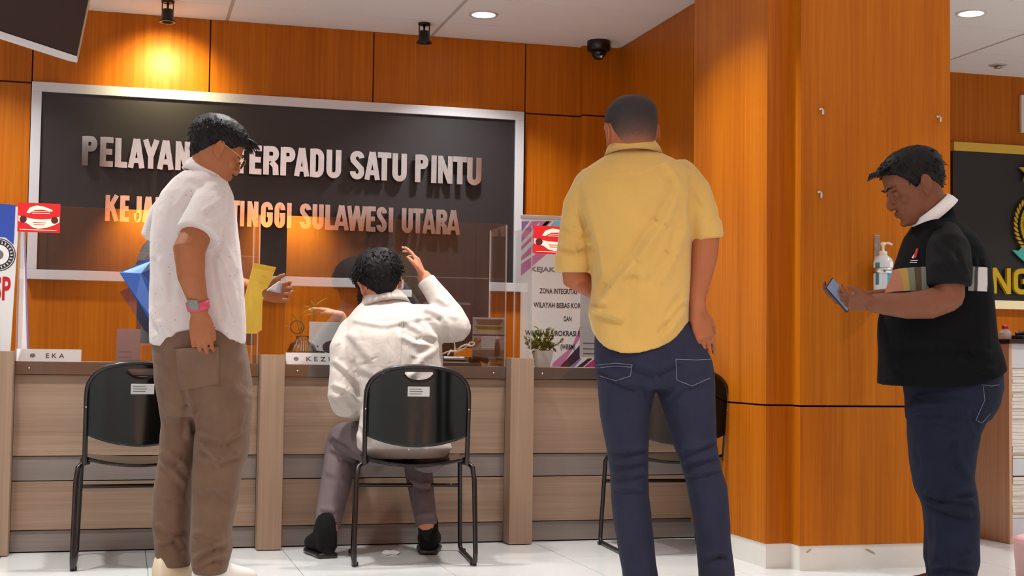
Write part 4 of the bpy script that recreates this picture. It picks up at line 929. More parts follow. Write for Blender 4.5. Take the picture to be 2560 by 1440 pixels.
    def hair(s, par, m, line, thick, name='hair', vox=.0045, tufts=0, tl=.03, sweep=(0, 0, 0), noise=.002, seed=1, fringe=None, trad=.0022, boost=None):
        """line: [(azimuth deg 0 front..180 back, hairline height)], thick(th_deg, z) in metres"""
        mb = MB(); n = 56; outer = []; inner = []; zt = .1118
        az = [l[0] for l in line]; zz = [l[1] for l in line]
        kk = np.linspace(0, 1, 20)
        for f in kk:
            ro, ri = [], []
            for t in np.linspace(0, 2*PI, n, endpoint=False):
                ad = abs(math.degrees(math.atan2(math.sin(t), math.cos(t)))); h = np.interp(ad, az, zz); z_ = h+(zt-h)*f
                th = thick(ad, z_)*min(1, .22+f*5.5)
                if boost is not None: th += boost(math.degrees(math.atan2(math.sin(t), math.cos(t))), z_, f)
                ro.append(s.surf(t, z_, max(th, .0008))); ri.append(s.surf(t, z_, -.004))
            outer.append(ro); inner.append(ri)
        mb.rings(inner[:1]+outer, cap=True)
        # closed: cap at bottom is the inner first ring, so the solid lies on the skull
        me = fuse(mb, vox*s.k, 2); 
        if noise: rough(me, noise, 28, seed)
        o = finish(me, name, m, par)
        if tufts:
            r = random.Random(seed); tb_ = MB()
            for _ in range(tufts):
                t = r.uniform(0, 2*PI); ad = abs(math.degrees(math.atan2(math.sin(t), math.cos(t)))); h = np.interp(ad, az, zz); f = r.uniform(.02, 1); z_ = h+(zt-h)*f**.8
                b = s.surf(t, z_, thick(ad, z_)*min(1, .22+f*5.5)*.8); nn_ = unit(b-s.P(0, -.01, .02)); dn = unit(-s.u*.7+nn_*.35+s.r*r.gauss(0, .35)+s.f*(sweep[1]+r.gauss(0, .3))+s.r*sweep[0]+s.u*sweep[2])
                L_ = tl*r.uniform(.5, 1.1)*s.k*(.35+.65*min(1, f*2)); p2 = b+dn*L_*.6+nn_*L_*.12; p3 = b+dn*L_+nn_*L_*.02
                tb_.tube([b-nn_*.004, p2, p3], [trad, trad*.8, trad*.2], 5, round_=False)
            if fringe:
                for (p0, p1, p2) in fringe: tb_.tube([s.P(*p0), s.P(*p1), s.P(*p2)], [.007, .006, .0012], 7, round_=False)
            tb_.build('hair_strands', m, o, True)['kind'] = 'stuff'
        return o
def collar(par, m, c, ax, rt, rx, ry, hgt, th=.006, flare=1.08, name='collar', gap=None, n=40, dip=0.0):
    """a standing band round the neck: ax = neck axis (up), rt = unit vector across"""
    ax = unit(ax); rt = unit(np.array(rt)-ax*np.dot(rt, ax)); fw = np.cross(ax, rt); c = np.array(c)
    def rg(k, h, o): return [c+ax*(h+dip*math.sin(q))+rt*(rx*k+o)*math.cos(q)+fw*(ry*k+o)*math.sin(q) for q in np.linspace(0, 2*PI, n, endpoint=False)]
    mb = MB(); mb.rings([rg(flare, 0, th), rg((flare+1)/2, hgt*.55, th*1.2), rg(1, hgt, th*.7), rg(1, hgt*1.02, 0), rg(1, hgt*.9, -th*.6), rg(flare, 0, -th*.6)], loop=True)
    return mb.build(name, m, par, True)
def cloth(name, c, rough_=.85, b1=900, bump=.25, dots=None, vary=.06, vs_=6, sheen=.2):
    m, nt, b = newmat(name); b.inputs['Roughness'].default_value = rough_; b.inputs['Specular IOR Level'].default_value = .25; b.inputs['Sheen Weight'].default_value = sheen
    tc = N(nt, 'ShaderNodeTexCoord'); t = N(nt, 'ShaderNodeTexNoise', Scale=vs_, Detail=6.0, Roughness=.6); nt.links.new(tc.outputs['Object'], t.inputs['Vector'])
    mr = N(nt, 'ShaderNodeMapRange'); mr.inputs['From Min'].default_value = .3; mr.inputs['From Max'].default_value = .7; mr.inputs['To Min'].default_value = 1-vary; mr.inputs['To Max'].default_value = 1+vary
    nt.links.new(t.outputs['Fac'], mr.inputs['Value']); mx = N(nt, 'ShaderNodeVectorMath', operation='SCALE'); mx.inputs[0].default_value = lin(c)[:3]; nt.links.new(mr.outputs[0], mx.inputs['Scale'])
    outc = mx.outputs[0]
    if dots:
        vo = N(nt, 'ShaderNodeTexVoronoi', Scale=dots[0], Randomness=.35); nt.links.new(tc.outputs['Object'], vo.inputs['Vector'])
        lt = N(nt, 'ShaderNodeMath', operation='LESS_THAN'); nt.links.new(vo.outputs['Distance'], lt.inputs[0]); lt.inputs[1].default_value = dots[1]
        mm = N(nt, 'ShaderNodeMix', data_type='RGBA'); nt.links.new(lt.outputs[0], mm.inputs[0]); nt.links.new(outc, mm.inputs[6]); mm.inputs[7].default_value = lin(dots[2]); outc = mm.outputs[2]
    nt.links.new(outc, b.inputs['Base Color'])
    t2 = N(nt, 'ShaderNodeTexNoise', Scale=b1, Detail=2.0); nt.links.new(tc.outputs['Object'], t2.inputs['Vector'])
    t3 = N(nt, 'ShaderNodeTexNoise', Scale=22.0, Detail=3.0, Distortion=.6); nt.links.new(tc.outputs['Object'], t3.inputs['Vector'])
    b2 = N(nt, 'ShaderNodeBump', Strength=.30, Distance=.012); nt.links.new(t3.outputs['Fac'], b2.inputs['Height'])
    bp_ = N(nt, 'ShaderNodeBump', Strength=bump, Distance=.001); nt.links.new(t2.outputs['Fac'], bp_.inputs['Height']); nt.links.new(b2.outputs[0], bp_.inputs['Normal']); nt.links.new(bp_.outputs[0], b.inputs['Normal'])
    return m
def skin(name, c): return mat(name, c, .6, spec=.28, sss=.12, noise=.07, nscale=30, bump=.12, bscale=220)
M_hair = mat('black_hair', (13, 12, 13), .58, spec=.22, noise=.3, nscale=60, stretch=(1, 1, .25), bump=.5, bscale=160)
M_eyew = mat('eye_white', (210, 200, 190), .25); M_iris = mat('iris', (30, 20, 16), .2)
def shoe(par, heel, dirv, m_up, m_sole, L=.285, hw=.047, h=.085, name='shoe', high=0):
    dirv = unit(dirv*np.array([1, 1, 0])); sd = np.cross(dirv, UP); heel = np.array([heel[0], heel[1], 0.]); up, so = MB(), MB(); R, Q = [], []
    for f, w_, hh in ((.0, .028, .060), (.03, .034, .078), (.14, .037, .088+high), (.30, .037, .090+high*.8), (.42, .040, .074), (.60, .047, .058), (.78, .047, .046), (.92, .036, .037), (1.0, .016, .026)):
        c = heel+dirv*L*f; kk = hw/.047; hh *= h/.085
        R.append([c+sd*w_*kk*math.copysign(abs(math.cos(q))**.75, math.cos(q))+UP*(.016+hh/2*(1+math.copysign(abs(math.sin(q))**.85, math.sin(q)))) for q in np.linspace(0, 2*PI, 18, endpoint=False)])
        Q.append([c+sd*(w_*kk+.004)*math.copysign(abs(math.cos(q))**.6, math.cos(q))+UP*(.012+.0115*math.copysign(abs(math.sin(q))**.5, math.sin(q))) for q in np.linspace(0, 2*PI, 18, endpoint=False)])
    up.rings(R); o = up.build(name, m_up, par, True); so.rings(Q); so.build('sole', m_sole, o, True); return o
def person(mb, base, label, m, head=None, vox=.0048):
    """the continuous skin body is the thing itself; hair, clothes and shoes are its children"""
    me = fuse(mb, vox, 2)
    if head is not None: head.shape(me)
    v, _ = get(me); base = np.array([base[0], base[1], 0.]); put(me, v-base)
    o = finish(me, 'person', m); o.location = tuple(base); tag(o, label, 'person'); return o
def offs(fl): return fl
M_denimB = cloth('dark_denim', (33, 34, 52), .9, 1200, .5, None, .18, 9, 0); M_denimD = cloth('navy_denim', (19, 25, 44), .9, 1200, .5, None, .28, 8, 0)
M_seam = mat('seam_thread', (96, 92, 110), .9)
# ---- man in dotted white shirt, left
A_ = Fig(5.29); W = A_.W
secA = [(458, 545, 430, 0, .13), (434, 568, 450, 0, .20), (406, 582, 484, 0, .25), (386, 588, 535, 0, .275), (380, 594, 590, 0, .285), (379, 602, 650, 0, .29), (377, 608, 710, 0, .29), (376, 611, 770, 0, .29), (377, 612, 815, 0, .29), (379, 612, 845, 0, .29)]
pelA = [(384, 608, 815, 0, .25), (380, 611, 845, 0, .275), (384, 622, 900, 0, .30), (390, 630, 955, 0, .30), (398, 630, 1005, 0, .28), (410, 622, 1040, 0, .2)]
lgAl = [(418, 505, 925, .04, .16), (398, 525, 985, .02, .25), (407, 512, 1055, .06, .21), (402, 498, 1110, .06, .195), (394, 486, 1170, .06, .185), (385, 479, 1230, .05, .18), (383, 474, 1300, .05, .17), (388, 474, 1355, .05, .165), (391, 480, 1402, .05, .17), (396, 480, 1415, .05, .165)]
lgAr = [(520, 606, 925, -.03, .18), (498, 631, 985, -.015, .255), (492, 625, 1060, -.04, .235), (486, 621, 1130, -.05, .215), (483, 603, 1190, -.05, .20), (482, 591, 1260, -.05, .19), (480, 579, 1320, -.05, .185), (478, 581, 1368, -.05, .19), (483, 568, 1422, -.05, .18), (488, 568, 1432, -.05, .175)]
hdA = Head(W(541, 378, .0), math.radians(62), .42, 0, 1.0)
b = MB(); A_.trunk(b, secA, .8); A_.trunk(b, pelA, .76)
for L_ in (lgAl, lgAr): A_.trunk(b, [(q[0], q[1], q[2], q[3], q[4]) for q in L_], .56)
A_.limb(b, [(508, 452, .01, 48), (520, 415, 0, 45), (532, 388, 0, 46)]); hdA.build(b)
A_.limb(b, [(522, 505, -.06, 30), (502, 560, -.17, 36), (473, 625, -.235, 39), (478, 690, -.235, 33), (493, 745, -.215, 25), (498, 778, -.205, 23)])
wA = W(499, 780, -.205); hand(b, wA, -UP+RH*.05+FH*.16, FH, 1, .18, .28, .06, .3, .3)
A_.limb(b, [(432, 510, .09, 26), (410, 570, .16, 26), (445, 650, .26, 32), (545, 700, .32, 29), (640, 728, .34, 23), (664, 733, .34, 21)])
wA2 = W(664, 733, .34); hand(b, wA2, RH*.9-FH*.25+UP*.05, -FH*.9-RH*.35, -1, .175, (.5, .62, .72, .75), .1, .3, .6)
for x, y, dd in ((433, 1425, .05), (525, 1440, -.05)): A_.limb(b, [(x, y-60, dd, 25), (x, y-25, dd, 20), (x-8, y+12, dd+.03, 14)])
M_skinA = skin('skin_tan', (154, 94, 60))
pA = person(b, (W(495, 1450)[0], W(495, 1450)[1]), 'person in dotted white shirt and brown trousers holding blue folder and yellow envelope', M_skinA, hdA)
b = MB(); A_.trunk(b, secA, 1.0, hem=[(-1, 858), (-.65, 869), (-.28, 832), (.1, 822), (.45, 821), (.8, 848), (1, 865)])
b.tube([W(532, 482, -.05), W(519, 525, -.13), W(493, 592, -.205)], [38*A_.mpp, 48*A_.mpp, 56*A_.mpp], 20, round_='start')
b.tube([W(440, 492, .06), W(404, 540, .12), W(382, 594, .15)], [34*A_.mpp, 35*A_.mpp, 31*A_.mpp], 20, round_='start')
me = fuse(b, .0055, 6); rough(me, .0022, 3.2, 5)
folds(me, [([(548, 622), (575, 700), (600, 800)], 9, .007), ([(540, 640), (556, 720), (572, 800)], 8, .006), ([(560, 610), (592, 680)], 8, .006), ([(470, 590), (450, 680), (440, 760)], 11, .005), ([(440, 520), (470, 470)], 9, .004),
           ([(520, 560), (566, 520)], 8, .006), ([(505, 530), (560, 495)], 8, .005), ([(400, 640), (420, 760)], 12, .005), ([(395, 800), (440, 850)], 9, .005), ([(375, 770), (400, 830)], 8, .006), ([(540, 800), (580, 850)], 8, .005), ([(470, 440), (540, 470)], 8, .004)])
M_shA = cloth('dotted_white_cloth', (204, 194, 192), .85, 900, .2, (42, .10, (150, 140, 136)))
shA = finish(me, 'shirt', M_shA, pA, label='white short sleeved shirt with small dark dots')
collar(pA, M_shA, W(508, 447, .0), unit(UP*.86+RH*.42+FH*.1), RH, 51*A_.mpp, .064, .050, .005, 1.12)
b = MB(); A_.trunk(b, pelA); A_.trunk(b, lgAl); A_.trunk(b, lgAr); me = fuse(b, .006, 16); rough(me, .003, 3.5, 9)
folds(me, [([(480, 1005), (500, 1080), (560, 1100), (605, 1075)], 9, .010), ([(505, 1110), (545, 1150), (600, 1130)], 9, .010), ([(498, 1140), (550, 1165)], 8, .008), ([(400, 1130), (450, 1150), (478, 1190)], 9, .008), ([(410, 1160), (470, 1215)], 9, .007),
           ([(420, 1240), (465, 1250)], 9, .005), ([(500, 1230), (570, 1215)], 9, .006), ([(390, 1310), (430, 1330), (470, 1325)], 8, .008), ([(395, 1360), (440, 1345), (470, 1370)], 8, .009), ([(485, 1400), (530, 1365), (575, 1355)], 8, .011), ([(490, 1420), (530, 1395), (568, 1390)], 7, .009), ([(483, 1330), (560, 1345)], 8, .006),
           ([(470, 960), (480, 1020), (470, 1100)], 9, .007), ([(450, 930), (480, 1000)], 9, .006), ([(600, 1060), (622, 1000)], 8, .006)])
M_trA = cloth('brown_cotton', (108, 83, 67), .95, 1400, .5, None, .12, 14, .1)
trA = finish(me, 'trousers', M_trA, pA)
def patch(fig, obj, quad, m, nm, par, lift, nu=12, nv=10, th=.004):      # a sewn-on piece that follows the cloth; lift(u, v) metres
    from mathutils.bvhtree import BVHTree
    bv = BVHTree.FromPolygons([tuple(Vector(v.co)+obj.location+obj.parent.location) for v in obj.data.vertices], [tuple(p.vertices) for p in obj.data.polygons])
    G = []; q = [np.array(p, float) for p in quad]
    for j in range(nv+1):
        for i in range(nu+1):
            u, v = i/nu, j/nv; p = (q[0]*(1-u)+q[1]*u)*(1-v)+(q[3]*(1-u)+q[2]*u)*v; d_ = ray(*p); h_ = bv.ray_cast(Vector(CAMP), Vector(d_))
            c = np.array(h_[0]) if h_[0] is not None else fig.W(*p, -.15); G.append(c-unit(d_)*lift(u, v))
    n_ = len(G); V = G+[g+FH*th for g in G]; F = []; r1 = nu+1
    for j in range(nv):
        for i in range(nu):
            a = j*r1+i; F += [(a, a+1, a+r1+1, a+r1), (n_+a, n_+a+r1, n_+a+r1+1, n_+a+1)]
    bd = [i for i in range(r1)]+[j*r1+nu for j in range(1, nv+1)]+[nv*r1+i for i in range(nu-1, -1, -1)]+[j*r1 for j in range(nv-1, 0, -1)]
    for k in range(len(bd)): x, y = bd[k], bd[(k+1) % len(bd)]; F.append((x, n_+x, n_+y, y))
    return MB().add(V, F).build(nm, m, par, True)
patch(A_, trA, [(438, 872), (546, 866), (548, 962), (448, 978)], cloth('faded_brown_cotton', (111, 86, 70), .95, 1400, .5, None, .1, 12, .1), 'back_pocket', trA, lambda u, v: .003+.034*(1-v)**1.6*math.sin(PI*min(max(u, .03), .97)))
hdA.hair(pA, M_hair, [(0, .062), (30, .055), (55, .040), (72, .010), (84, .022), (100, .006), (125, -.030), (150, -.052), (180, -.058)], lambda ad, z: (.006+.018*max(0, min(1, (z+.01)/.07)))*(1.0 if ad < 120 else 1.0), tufts=420, tl=.032, sweep=(0, .5, .1), noise=.0018, seed=4,
          fringe=[((x, .066, .085), (x*1.2, .105, .082), (x*1.35, .132, .058+.01*abs(x)*20)) for x in (-.045, -.03, -.015, 0, .015, .03, .042, .05)])
hdA.eyes(pA, M_eyew, M_iris, True, M_skinA); hdA.brows(pA, M_hair)
g = MB(); M_goldw = mat('thin_gold', (214, 170, 96), .25, metal=.9)
for q in (-1, 1):
    g.tube([hdA.P(q*.033+.022*math.cos(t), .105-.012*abs(math.cos(t))*0, -.004+.019*math.sin(t)) for t in np.linspace(0, 2*PI, 22)], .0011, 6, round_=False)
    g.tube([hdA.P(q*.055, .103, .004), hdA.P(q*.079, .06, .008), hdA.P(q*.0835, -.01, .018), hdA.P(q*.083, -.024, .002)], .0012, 6)
g.tube([hdA.P(-.011, .105, .0), hdA.P(0, .109, .004), hdA.P(.011, .105, .0)], .0012, 6)
gl = g.build('spectacles', M_goldw, pA, True)
for q in (-1, 1): MB().lathe((0, 0, 0), [(.0205, -.0006), (.0205, .0006)], 20).build('spectacle_lens', M_glass, gl, local=True); o = gl.children[-1]; o.matrix_local = Matrix.Translation(Vector(hdA.P(q*.033, .105, -.004)-wloc(pA)))@Vector(hdA.f).to_track_quat('Z', 'Y').to_matrix().to_4x4()
wt = MB(); wax = unit(W(499, 780, -.205)-W(490, 735, -.218)); wc_ = W(495, 763, -.209); w1 = unit(np.cross(wax, FH)); w2 = np.cross(wax, w1)
wt.rings([[wc_+wax*h_+w1*r_*1.02*math.cos(q)+w2*r_*.98*math.sin(q) for q in np.linspace(0, 2*PI, 28, endpoint=False)] for h_, r_ in ((-.016, .039), (-.016, .0415), (.016, .0400), (.016, .0375))], loop=True)
wto = wt.build('watch', mat('pink_strap', (200, 60, 90), .5), pA, True, label='wrist watch with pink strap and grey patterned face')
MB().obox(wc_-FH*.041-RH*.008, RH*.020, FH*.004, wax*.019).build('watch_face', mat('watch_face', (110, 116, 104), .4, noise=.5, nscale=120), wto, bevel=.003)
M_shoeA = mat('cream_shoe', (226, 208, 180), .6); M_shoeA2 = mat('white_shoe', (232, 226, 220), .55); M_must = mat('mustard_sole', (178, 152, 86), .6)
pz = atz(388, 1473, 0); shoe(pA, pz, RH*.72+FH*.66, M_shoeA, M_must, .275, .049, .118); pz = atz(490, 1484, 0); shoe(pA, pz, RH*.62+FH*.75, M_shoeA2, M_shoeA, .275, .049, .112)
# things he carries
fo = thing('blue_folder', 'glossy blue plastic folder tucked under the arm of the man in dotted shirt', 'folder', tuple(W(352, 740, .14)))
M_fold = mat('blue_plastic', (58, 104, 190), .25, coat=.4)
def sheet(par, pts, th, m, nm): mb = MB(); n3 = unit(np.cross(np.array(pts[1])-np.array(pts[0]), np.array(pts[2])-np.array(pts[0]))); poly(mb, pts, n3, th); return mb.build(nm, m, par)
sheet(fo, [W(299, 682, .16), W(378, 645, .20), W(440, 760, .24), W(430, 860, .24), W(375, 803, .20)], .003, M_fold, 'back_cover')
sheet(fo, [W(299, 682, .15), W(352, 684, .10), W(400, 735, .17), W(420, 850, .21), W(376, 803, .17), W(340, 742, .14)], .003, M_fold, 'front_cover')
sheet(fo, [W(305, 680, .155), W(378, 652, .19), W(385, 668, .19), W(352, 684, .12)], .002, mat('pale_blue_plastic', (120, 160, 214), .2, coat=.4), 'flap')
ev = thing('yellow_envelope', 'long yellow envelope held upright by the man in dotted shirt', 'envelope', tuple(W(648, 830, .30)))
M_env = mat('yellow_paper', (222, 186, 66), .7, noise=.08, nscale=14)
sheet(ev, [W(606, 833, .27), W(641, 833, .31), W(654, 824, .315), W(656, 750, .315), W(690, 668, .33), W(634, 657, .275), W(612, 740, .27)], .002, M_env, 'body')
sheet(ev, [W(634, 657, .272), W(690, 668, .327), W(686, 680, .326), W(631, 668, .271)], .001, mat('yellow_flap', (212, 172, 52), .7), 'flap')
for x, y in ((640, 682), (652, 690), (648, 705)):
    sheet(ev, [W(x, y, .285), W(x+16, y+3, .30), W(x+16, y+5, .30), W(x, y+2, .285)], .0008, mat('faint_stamp', (190, 160, 60), .7) if 'faint_stamp' not in MATS else MATS['faint_stamp'], 'print_line')
cd = thing('grey_card', 'small pale grey cards in the hand of the man in dotted shirt', 'card', tuple(W(705, 722, .30)))
sheet(cd, [W(668, 726, .27), W(700, 706, .30), W(736, 728, .36), W(700, 733, .30)], .004, mat('grey_card_face', (168, 170, 186), .4), 'card'); sheet(cd, [W(672, 722, .27), W(700, 702, .30), W(728, 722, .36), W(698, 728, .30)], .002, M_label, 'slip')
# ---- man in yellow shirt
B_ = Fig(4.54); W = B_.W
secB = [(1534, 1628, 374, .01, .13), (1500, 1678, 396, .0, .18), (1458, 1728, 424, 0, .225), (1434, 1740, 465, 0, .25), (1442, 1736, 530, 0, .27), (1463, 1729, 600, 0, .27), (1475, 1727, 660, 0, .27), (1478, 1725, 720, 0, .265), (1470, 1722, 782, 0, .27), (1476, 1722, 812, 0, .275), (1482, 1721, 832, 0, .28)]
pelB = [(1492, 1722, 800, 0, .22), (1486, 1752, 850, 0, .255), (1485, 1779, 900, 0, .275), (1489, 1786, 940, 0, .275), (1498, 1782, 970, 0, .24)]
lgBl = [(1515, 1615, 900, 0, .18), (1493, 1640, 955, 0, .25), (1500, 1622, 1045, .0, .22), (1514, 1621, 1115, .0, .195), (1524, 1620, 1180, .015, .18), (1528, 1622, 1240, .02, .175), (1534, 1630, 1305, .02, .17), (1545, 1638, 1370, .02, .165), (1556, 1646, 1440, .02, .165), (1562, 1652, 1520, .03, .165), (1564, 1656, 1566, .03, .165)]
lgBr = [(1662, 1764, 900, 0, .18), (1634, 1786, 955, 0, .25), (1666, 1789, 1045, 0, .215), (1683, 1792, 1110, 0, .20), (1703, 1800, 1165, 0, .185), (1719, 1817, 1215, .0, .18), (1732, 1823, 1290, 0, .175), (1741, 1825, 1350, 0, .17), (1748, 1836, 1430, 0, .17), (1752, 1842, 1520, 0, .165), (1754, 1846, 1566, 0, .165)]
hdB = Head(W(1577, 331, .0), math.radians(-17), .10, -.03, 1.0, 1.02)
b = MB(); B_.trunk(b, secB, .8); B_.trunk(b, pelB, .78)
for L_ in (lgBl, lgBr): B_.trunk(b, L_, .7)
B_.limb(b, [(1588, 408, 0, 52), (1582, 372, 0, 50), (1578, 345, 0, 50)]); hdB.build(b)
B_.limb(b, [(1706, 470, 0, 30), (1748, 530, -.02, 31), (1763, 590, -.02, 37), (1760, 640, -.03, 34.5), (1750, 700, -.03, 28), (1742, 748, -.04, 22), (1744, 772, -.05, 21)])
hand(b, W(1744, 774, -.05), RH*.27-UP*.95+FH*.05, FH*.75-RH*.62, 1, .175, (.16, .2, .24, .3), .12, .3, .6)
B_.limb(b, [(1478, 490, 0, 26), (1444, 550, .02, 28), (1432, 640, 0, 32), (1438, 692, .02, 35), (1490, 722, .08, 29), (1550, 735, .2, 24)]); hand(b, W(1555, 736, .21), RH*.8+FH*.5, UP*.3+RH*-.2+FH*.4, -1, .18, .5)
for x, y, dd in ((1612, 1570, .03), (1800, 1570, .0)): B_.limb(b, [(x, y-60, dd, 28), (x, y, dd, 28), (x, y+5, dd+.06, 24)])
M_skinB = skin('skin_brown', (150, 87, 55))
pB = person(b, (W(1630, 1500)[0], W(1630, 1500)[1]), 'person in plain yellow shirt and dark jeans seen from behind, hand on hip', M_skinB, hdB)
b = MB(); B_.trunk(b, secB, 1.0, hem=[(-1, 832), (-.86, 862), (-.55, 881), (-.2, 886), (.1, 880), (.55, 854), (.82, 822), (1, 797)])
mp = B_.mpp
b.tube([W(1474, 456, 0), W(1446, 515, .01), W(1435, 600, .0), W(1431, 655, -.0)], [38*mp, 41*mp, 41*mp, 42*mp], 20, round_='start'); b.tube([W(1431, 640, 0), W(1430.5, 682, -.0)], [46*mp, 44*mp], 20, round_=False)
b.tube([W(1704, 436, 0), W(1736, 478, -.01), W(1755, 535, -.02), W(1764, 580, -.02)], [40*mp, 43*mp, 42*mp, 39*mp], 20, round_='start'); b.tube([W(1762, 556, -.02), W(1768, 598, -.02)], [43.5*mp, 41*mp], 20, round_=False)
me = fuse(b, .0055, 6); rough(me, .0025, 3.0, 15)
folds(me, [([(1700, 470), (1660, 560), (1590, 650), (1530, 720), (1490, 780)], 12, .009), ([(1715, 560), (1690, 640), (1640, 720)], 12, .006), ([(1650, 400), (1690, 440), (1712, 500)], 9, .005), ([(1500, 440), (1600, 430), (1690, 400)], 5, .003), ([(1470, 530), (1500, 620), (1510, 700)], 11, .005),
           ([(1476, 770), (1530, 790), (1560, 800)], 8, .009), ([(1470, 745), (1520, 760)], 8, .007), ([(1550, 690), (1590, 680), (1620, 700)], 9, .004), ([(1712, 770), (1680, 820), (1650, 850)], 8, .007), ([(1716, 740), (1670, 800)], 8, .006), ([(1410, 560), (1450, 580), (1476, 570)], 7, .006), ([(1400, 612), (1440, 622), (1475, 608)], 6, .008),
           ([(1740, 480), (1770, 520)], 8, .004), ([(1726, 440), (1722, 520), (1724, 560)], 6, -.005), ([(1450, 470), (1452, 540), (1474, 600)], 6, -.005), ([(1630, 560), (1600, 720), (1590, 850)], 14, .004)])
M_shB = cloth('yellow_cloth', (184, 147, 78), .85, 800, .25)
shB = finish(me, 'shirt', M_shB, pB)
collar(pB, M_shB, W(1584, 394, .0), unit(UP*.96-RH*.02+FH*.20), RH, 53*mp, .066, .052, .006, 1.34)
b = MB(); B_.trunk(b, pelB); B_.trunk(b, lgBl); B_.trunk(b, lgBr); me = fuse(b, .006, 12); rough(me, .0022, 3.5, 29)
folds(me, [([(1490, 905), (1545, 950), (1600, 965)], 8, .009), ([(1580, 910), (1640, 930), (1700, 900)], 9, .008), ([(1520, 1120), (1570, 1128), (1615, 1118)], 7, .007), ([(1525, 1150), (1570, 1160), (1616, 1148)], 7, .007), ([(1528, 1185), (1580, 1190), (1616, 1180)], 7, .006), ([(1535, 1220), (1615, 1225)], 7, .005),
           ([(1690, 1125), (1740, 1120), (1790, 1100)], 7, .008), ([(1700, 1155), (1745, 1150), (1795, 1135)], 7, .008), ([(1710, 1185), (1760, 1180), (1805, 1170)], 7, .006), ([(1660, 1000), (1720, 960), (1780, 950)], 9, .005), ([(1760, 1400), (1800, 1380), (1822, 1390)], 8, .007), ([(1620, 960), (1640, 1020)], 9, .005)])
trB = finish(me, 'jeans', M_denimB, pB)
st_ = MB()
def surfline(fig, me_o, pts, r, mb, lift=.001):      # a seam laid on the side facing the camera
    from mathutils.bvhtree import BVHTree
    bv = surfline.cache.setdefault(me_o.name, BVHTree.FromPolygons([tuple(Vector(v.co)+me_o.location+(me_o.parent.location if me_o.parent else Vector())) for v in me_o.data.vertices], [tuple(p.vertices) for p in me_o.data.polygons]))
    out = []
    for i in range(len(pts)-1):
        for k in np.linspace(0, 1, 9)[:-1 if i < len(pts)-2 else None]:
            x, y = pts[i][0]+(pts[i+1][0]-pts[i][0])*k, pts[i][1]+(pts[i+1][1]-pts[i][1])*k; d_ = ray(x, y); h_ = bv.ray_cast(Vector(CAMP), Vector(d_))
            if h_[0] is not None: out.append(np.array(h_[0])-unit(d_)*lift)
    if len(out) > 2: mb.tube(out, r, 6)
surfline.cache = {}
for pl in ([(1490, 913), (1540, 908), (1580, 912)], [(1490, 920), (1540, 915), (1578, 918)], [(1580, 912), (1576, 940), (1540, 952), (1500, 940)], [(1690, 898), (1740, 900), (1778, 898)], [(1690, 898), (1692, 950), (1730, 965), (1775, 945)]): st_ = MB(); surfline(B_, trB, pl, .0014, st_); st_.build('pocket_seam', M_seam, trB, True)
m, nt, bs_ = newmat('cropped_hair'); M_buzz = m; bs_.inputs['Roughness'].default_value = .65; bs_.inputs['Specular IOR Level'].default_value = .25
tc = N(nt, 'ShaderNodeTexCoord'); dv = N(nt, 'ShaderNodeVectorMath', operation='DOT_PRODUCT'); nt.links.new(tc.outputs['Object'], dv.inputs[0]); dv.inputs[1].default_value = tuple(hdB.u)
hc = float(np.dot(hdB.C-wloc(pB), hdB.u)); tn = N(nt, 'ShaderNodeTexNoise', Scale=320.0, Detail=2.0); nt.links.new(tc.outputs['Object'], tn.inputs['Vector'])
ma = N(nt, 'ShaderNodeMath', operation='MULTIPLY_ADD'); nt.links.new(tn.outputs['Fac'], ma.inputs[0]); ma.inputs[1].default_value = .05; nt.links.new(dv.outputs['Value'], ma.inputs[2])
mr = N(nt, 'ShaderNodeMapRange', interpolation_type='SMOOTHSTEP'); nt.links.new(ma.outputs[0], mr.inputs['Value']); mr.inputs['From Min'].default_value = hc-.045; mr.inputs['From Max'].default_value = hc+.065
cr = N(nt, 'ShaderNodeValToRGB'); cr.color_ramp.elements[0].color = lin((140, 84, 56)); cr.color_ramp.elements[1].color = lin((44, 36, 38)); e = cr.color_ramp.elements.new(.4); e.color = lin((82, 56, 46))
nt.links.new(mr.outputs[0], cr.inputs['Fac']); nt.links.new(cr.outputs['Color'], bs_.inputs['Base Color'])
bp_ = N(nt, 'ShaderNodeBump', Strength=.5, Distance=.002); nt.links.new(tn.outputs['Fac'], bp_.inputs['Height']); nt.links.new(bp_.outputs[0], bs_.inputs['Normal'])
hdB.hair(pB, M_buzz, [(0, .060), (40, .050), (65, .020), (76, -.012), (86, .018), (100, .002), (125, -.040), (150, -.062), (180, -.064)], lambda ad, z: .0006+.0045*max(0, min(1, (z+.02)/.09)), noise=.0003, vox=.0042, seed=8)
hdB.eyes(pB, M_eyew, M_iris, False, M_skinB); hdB.brows(pB, M_hair)
M_bshoe = mat('black_leather', (22, 20, 21), .4)
shoe(pB, W(1612, 1570, -.02), FH*.95-RH*.2, M_bshoe, M_black); shoe(pB, W(1800, 1570, -.05), FH*.95+RH*.25, M_bshoe, M_black)
sr = MB(); q = W(1519, 316, .0); 
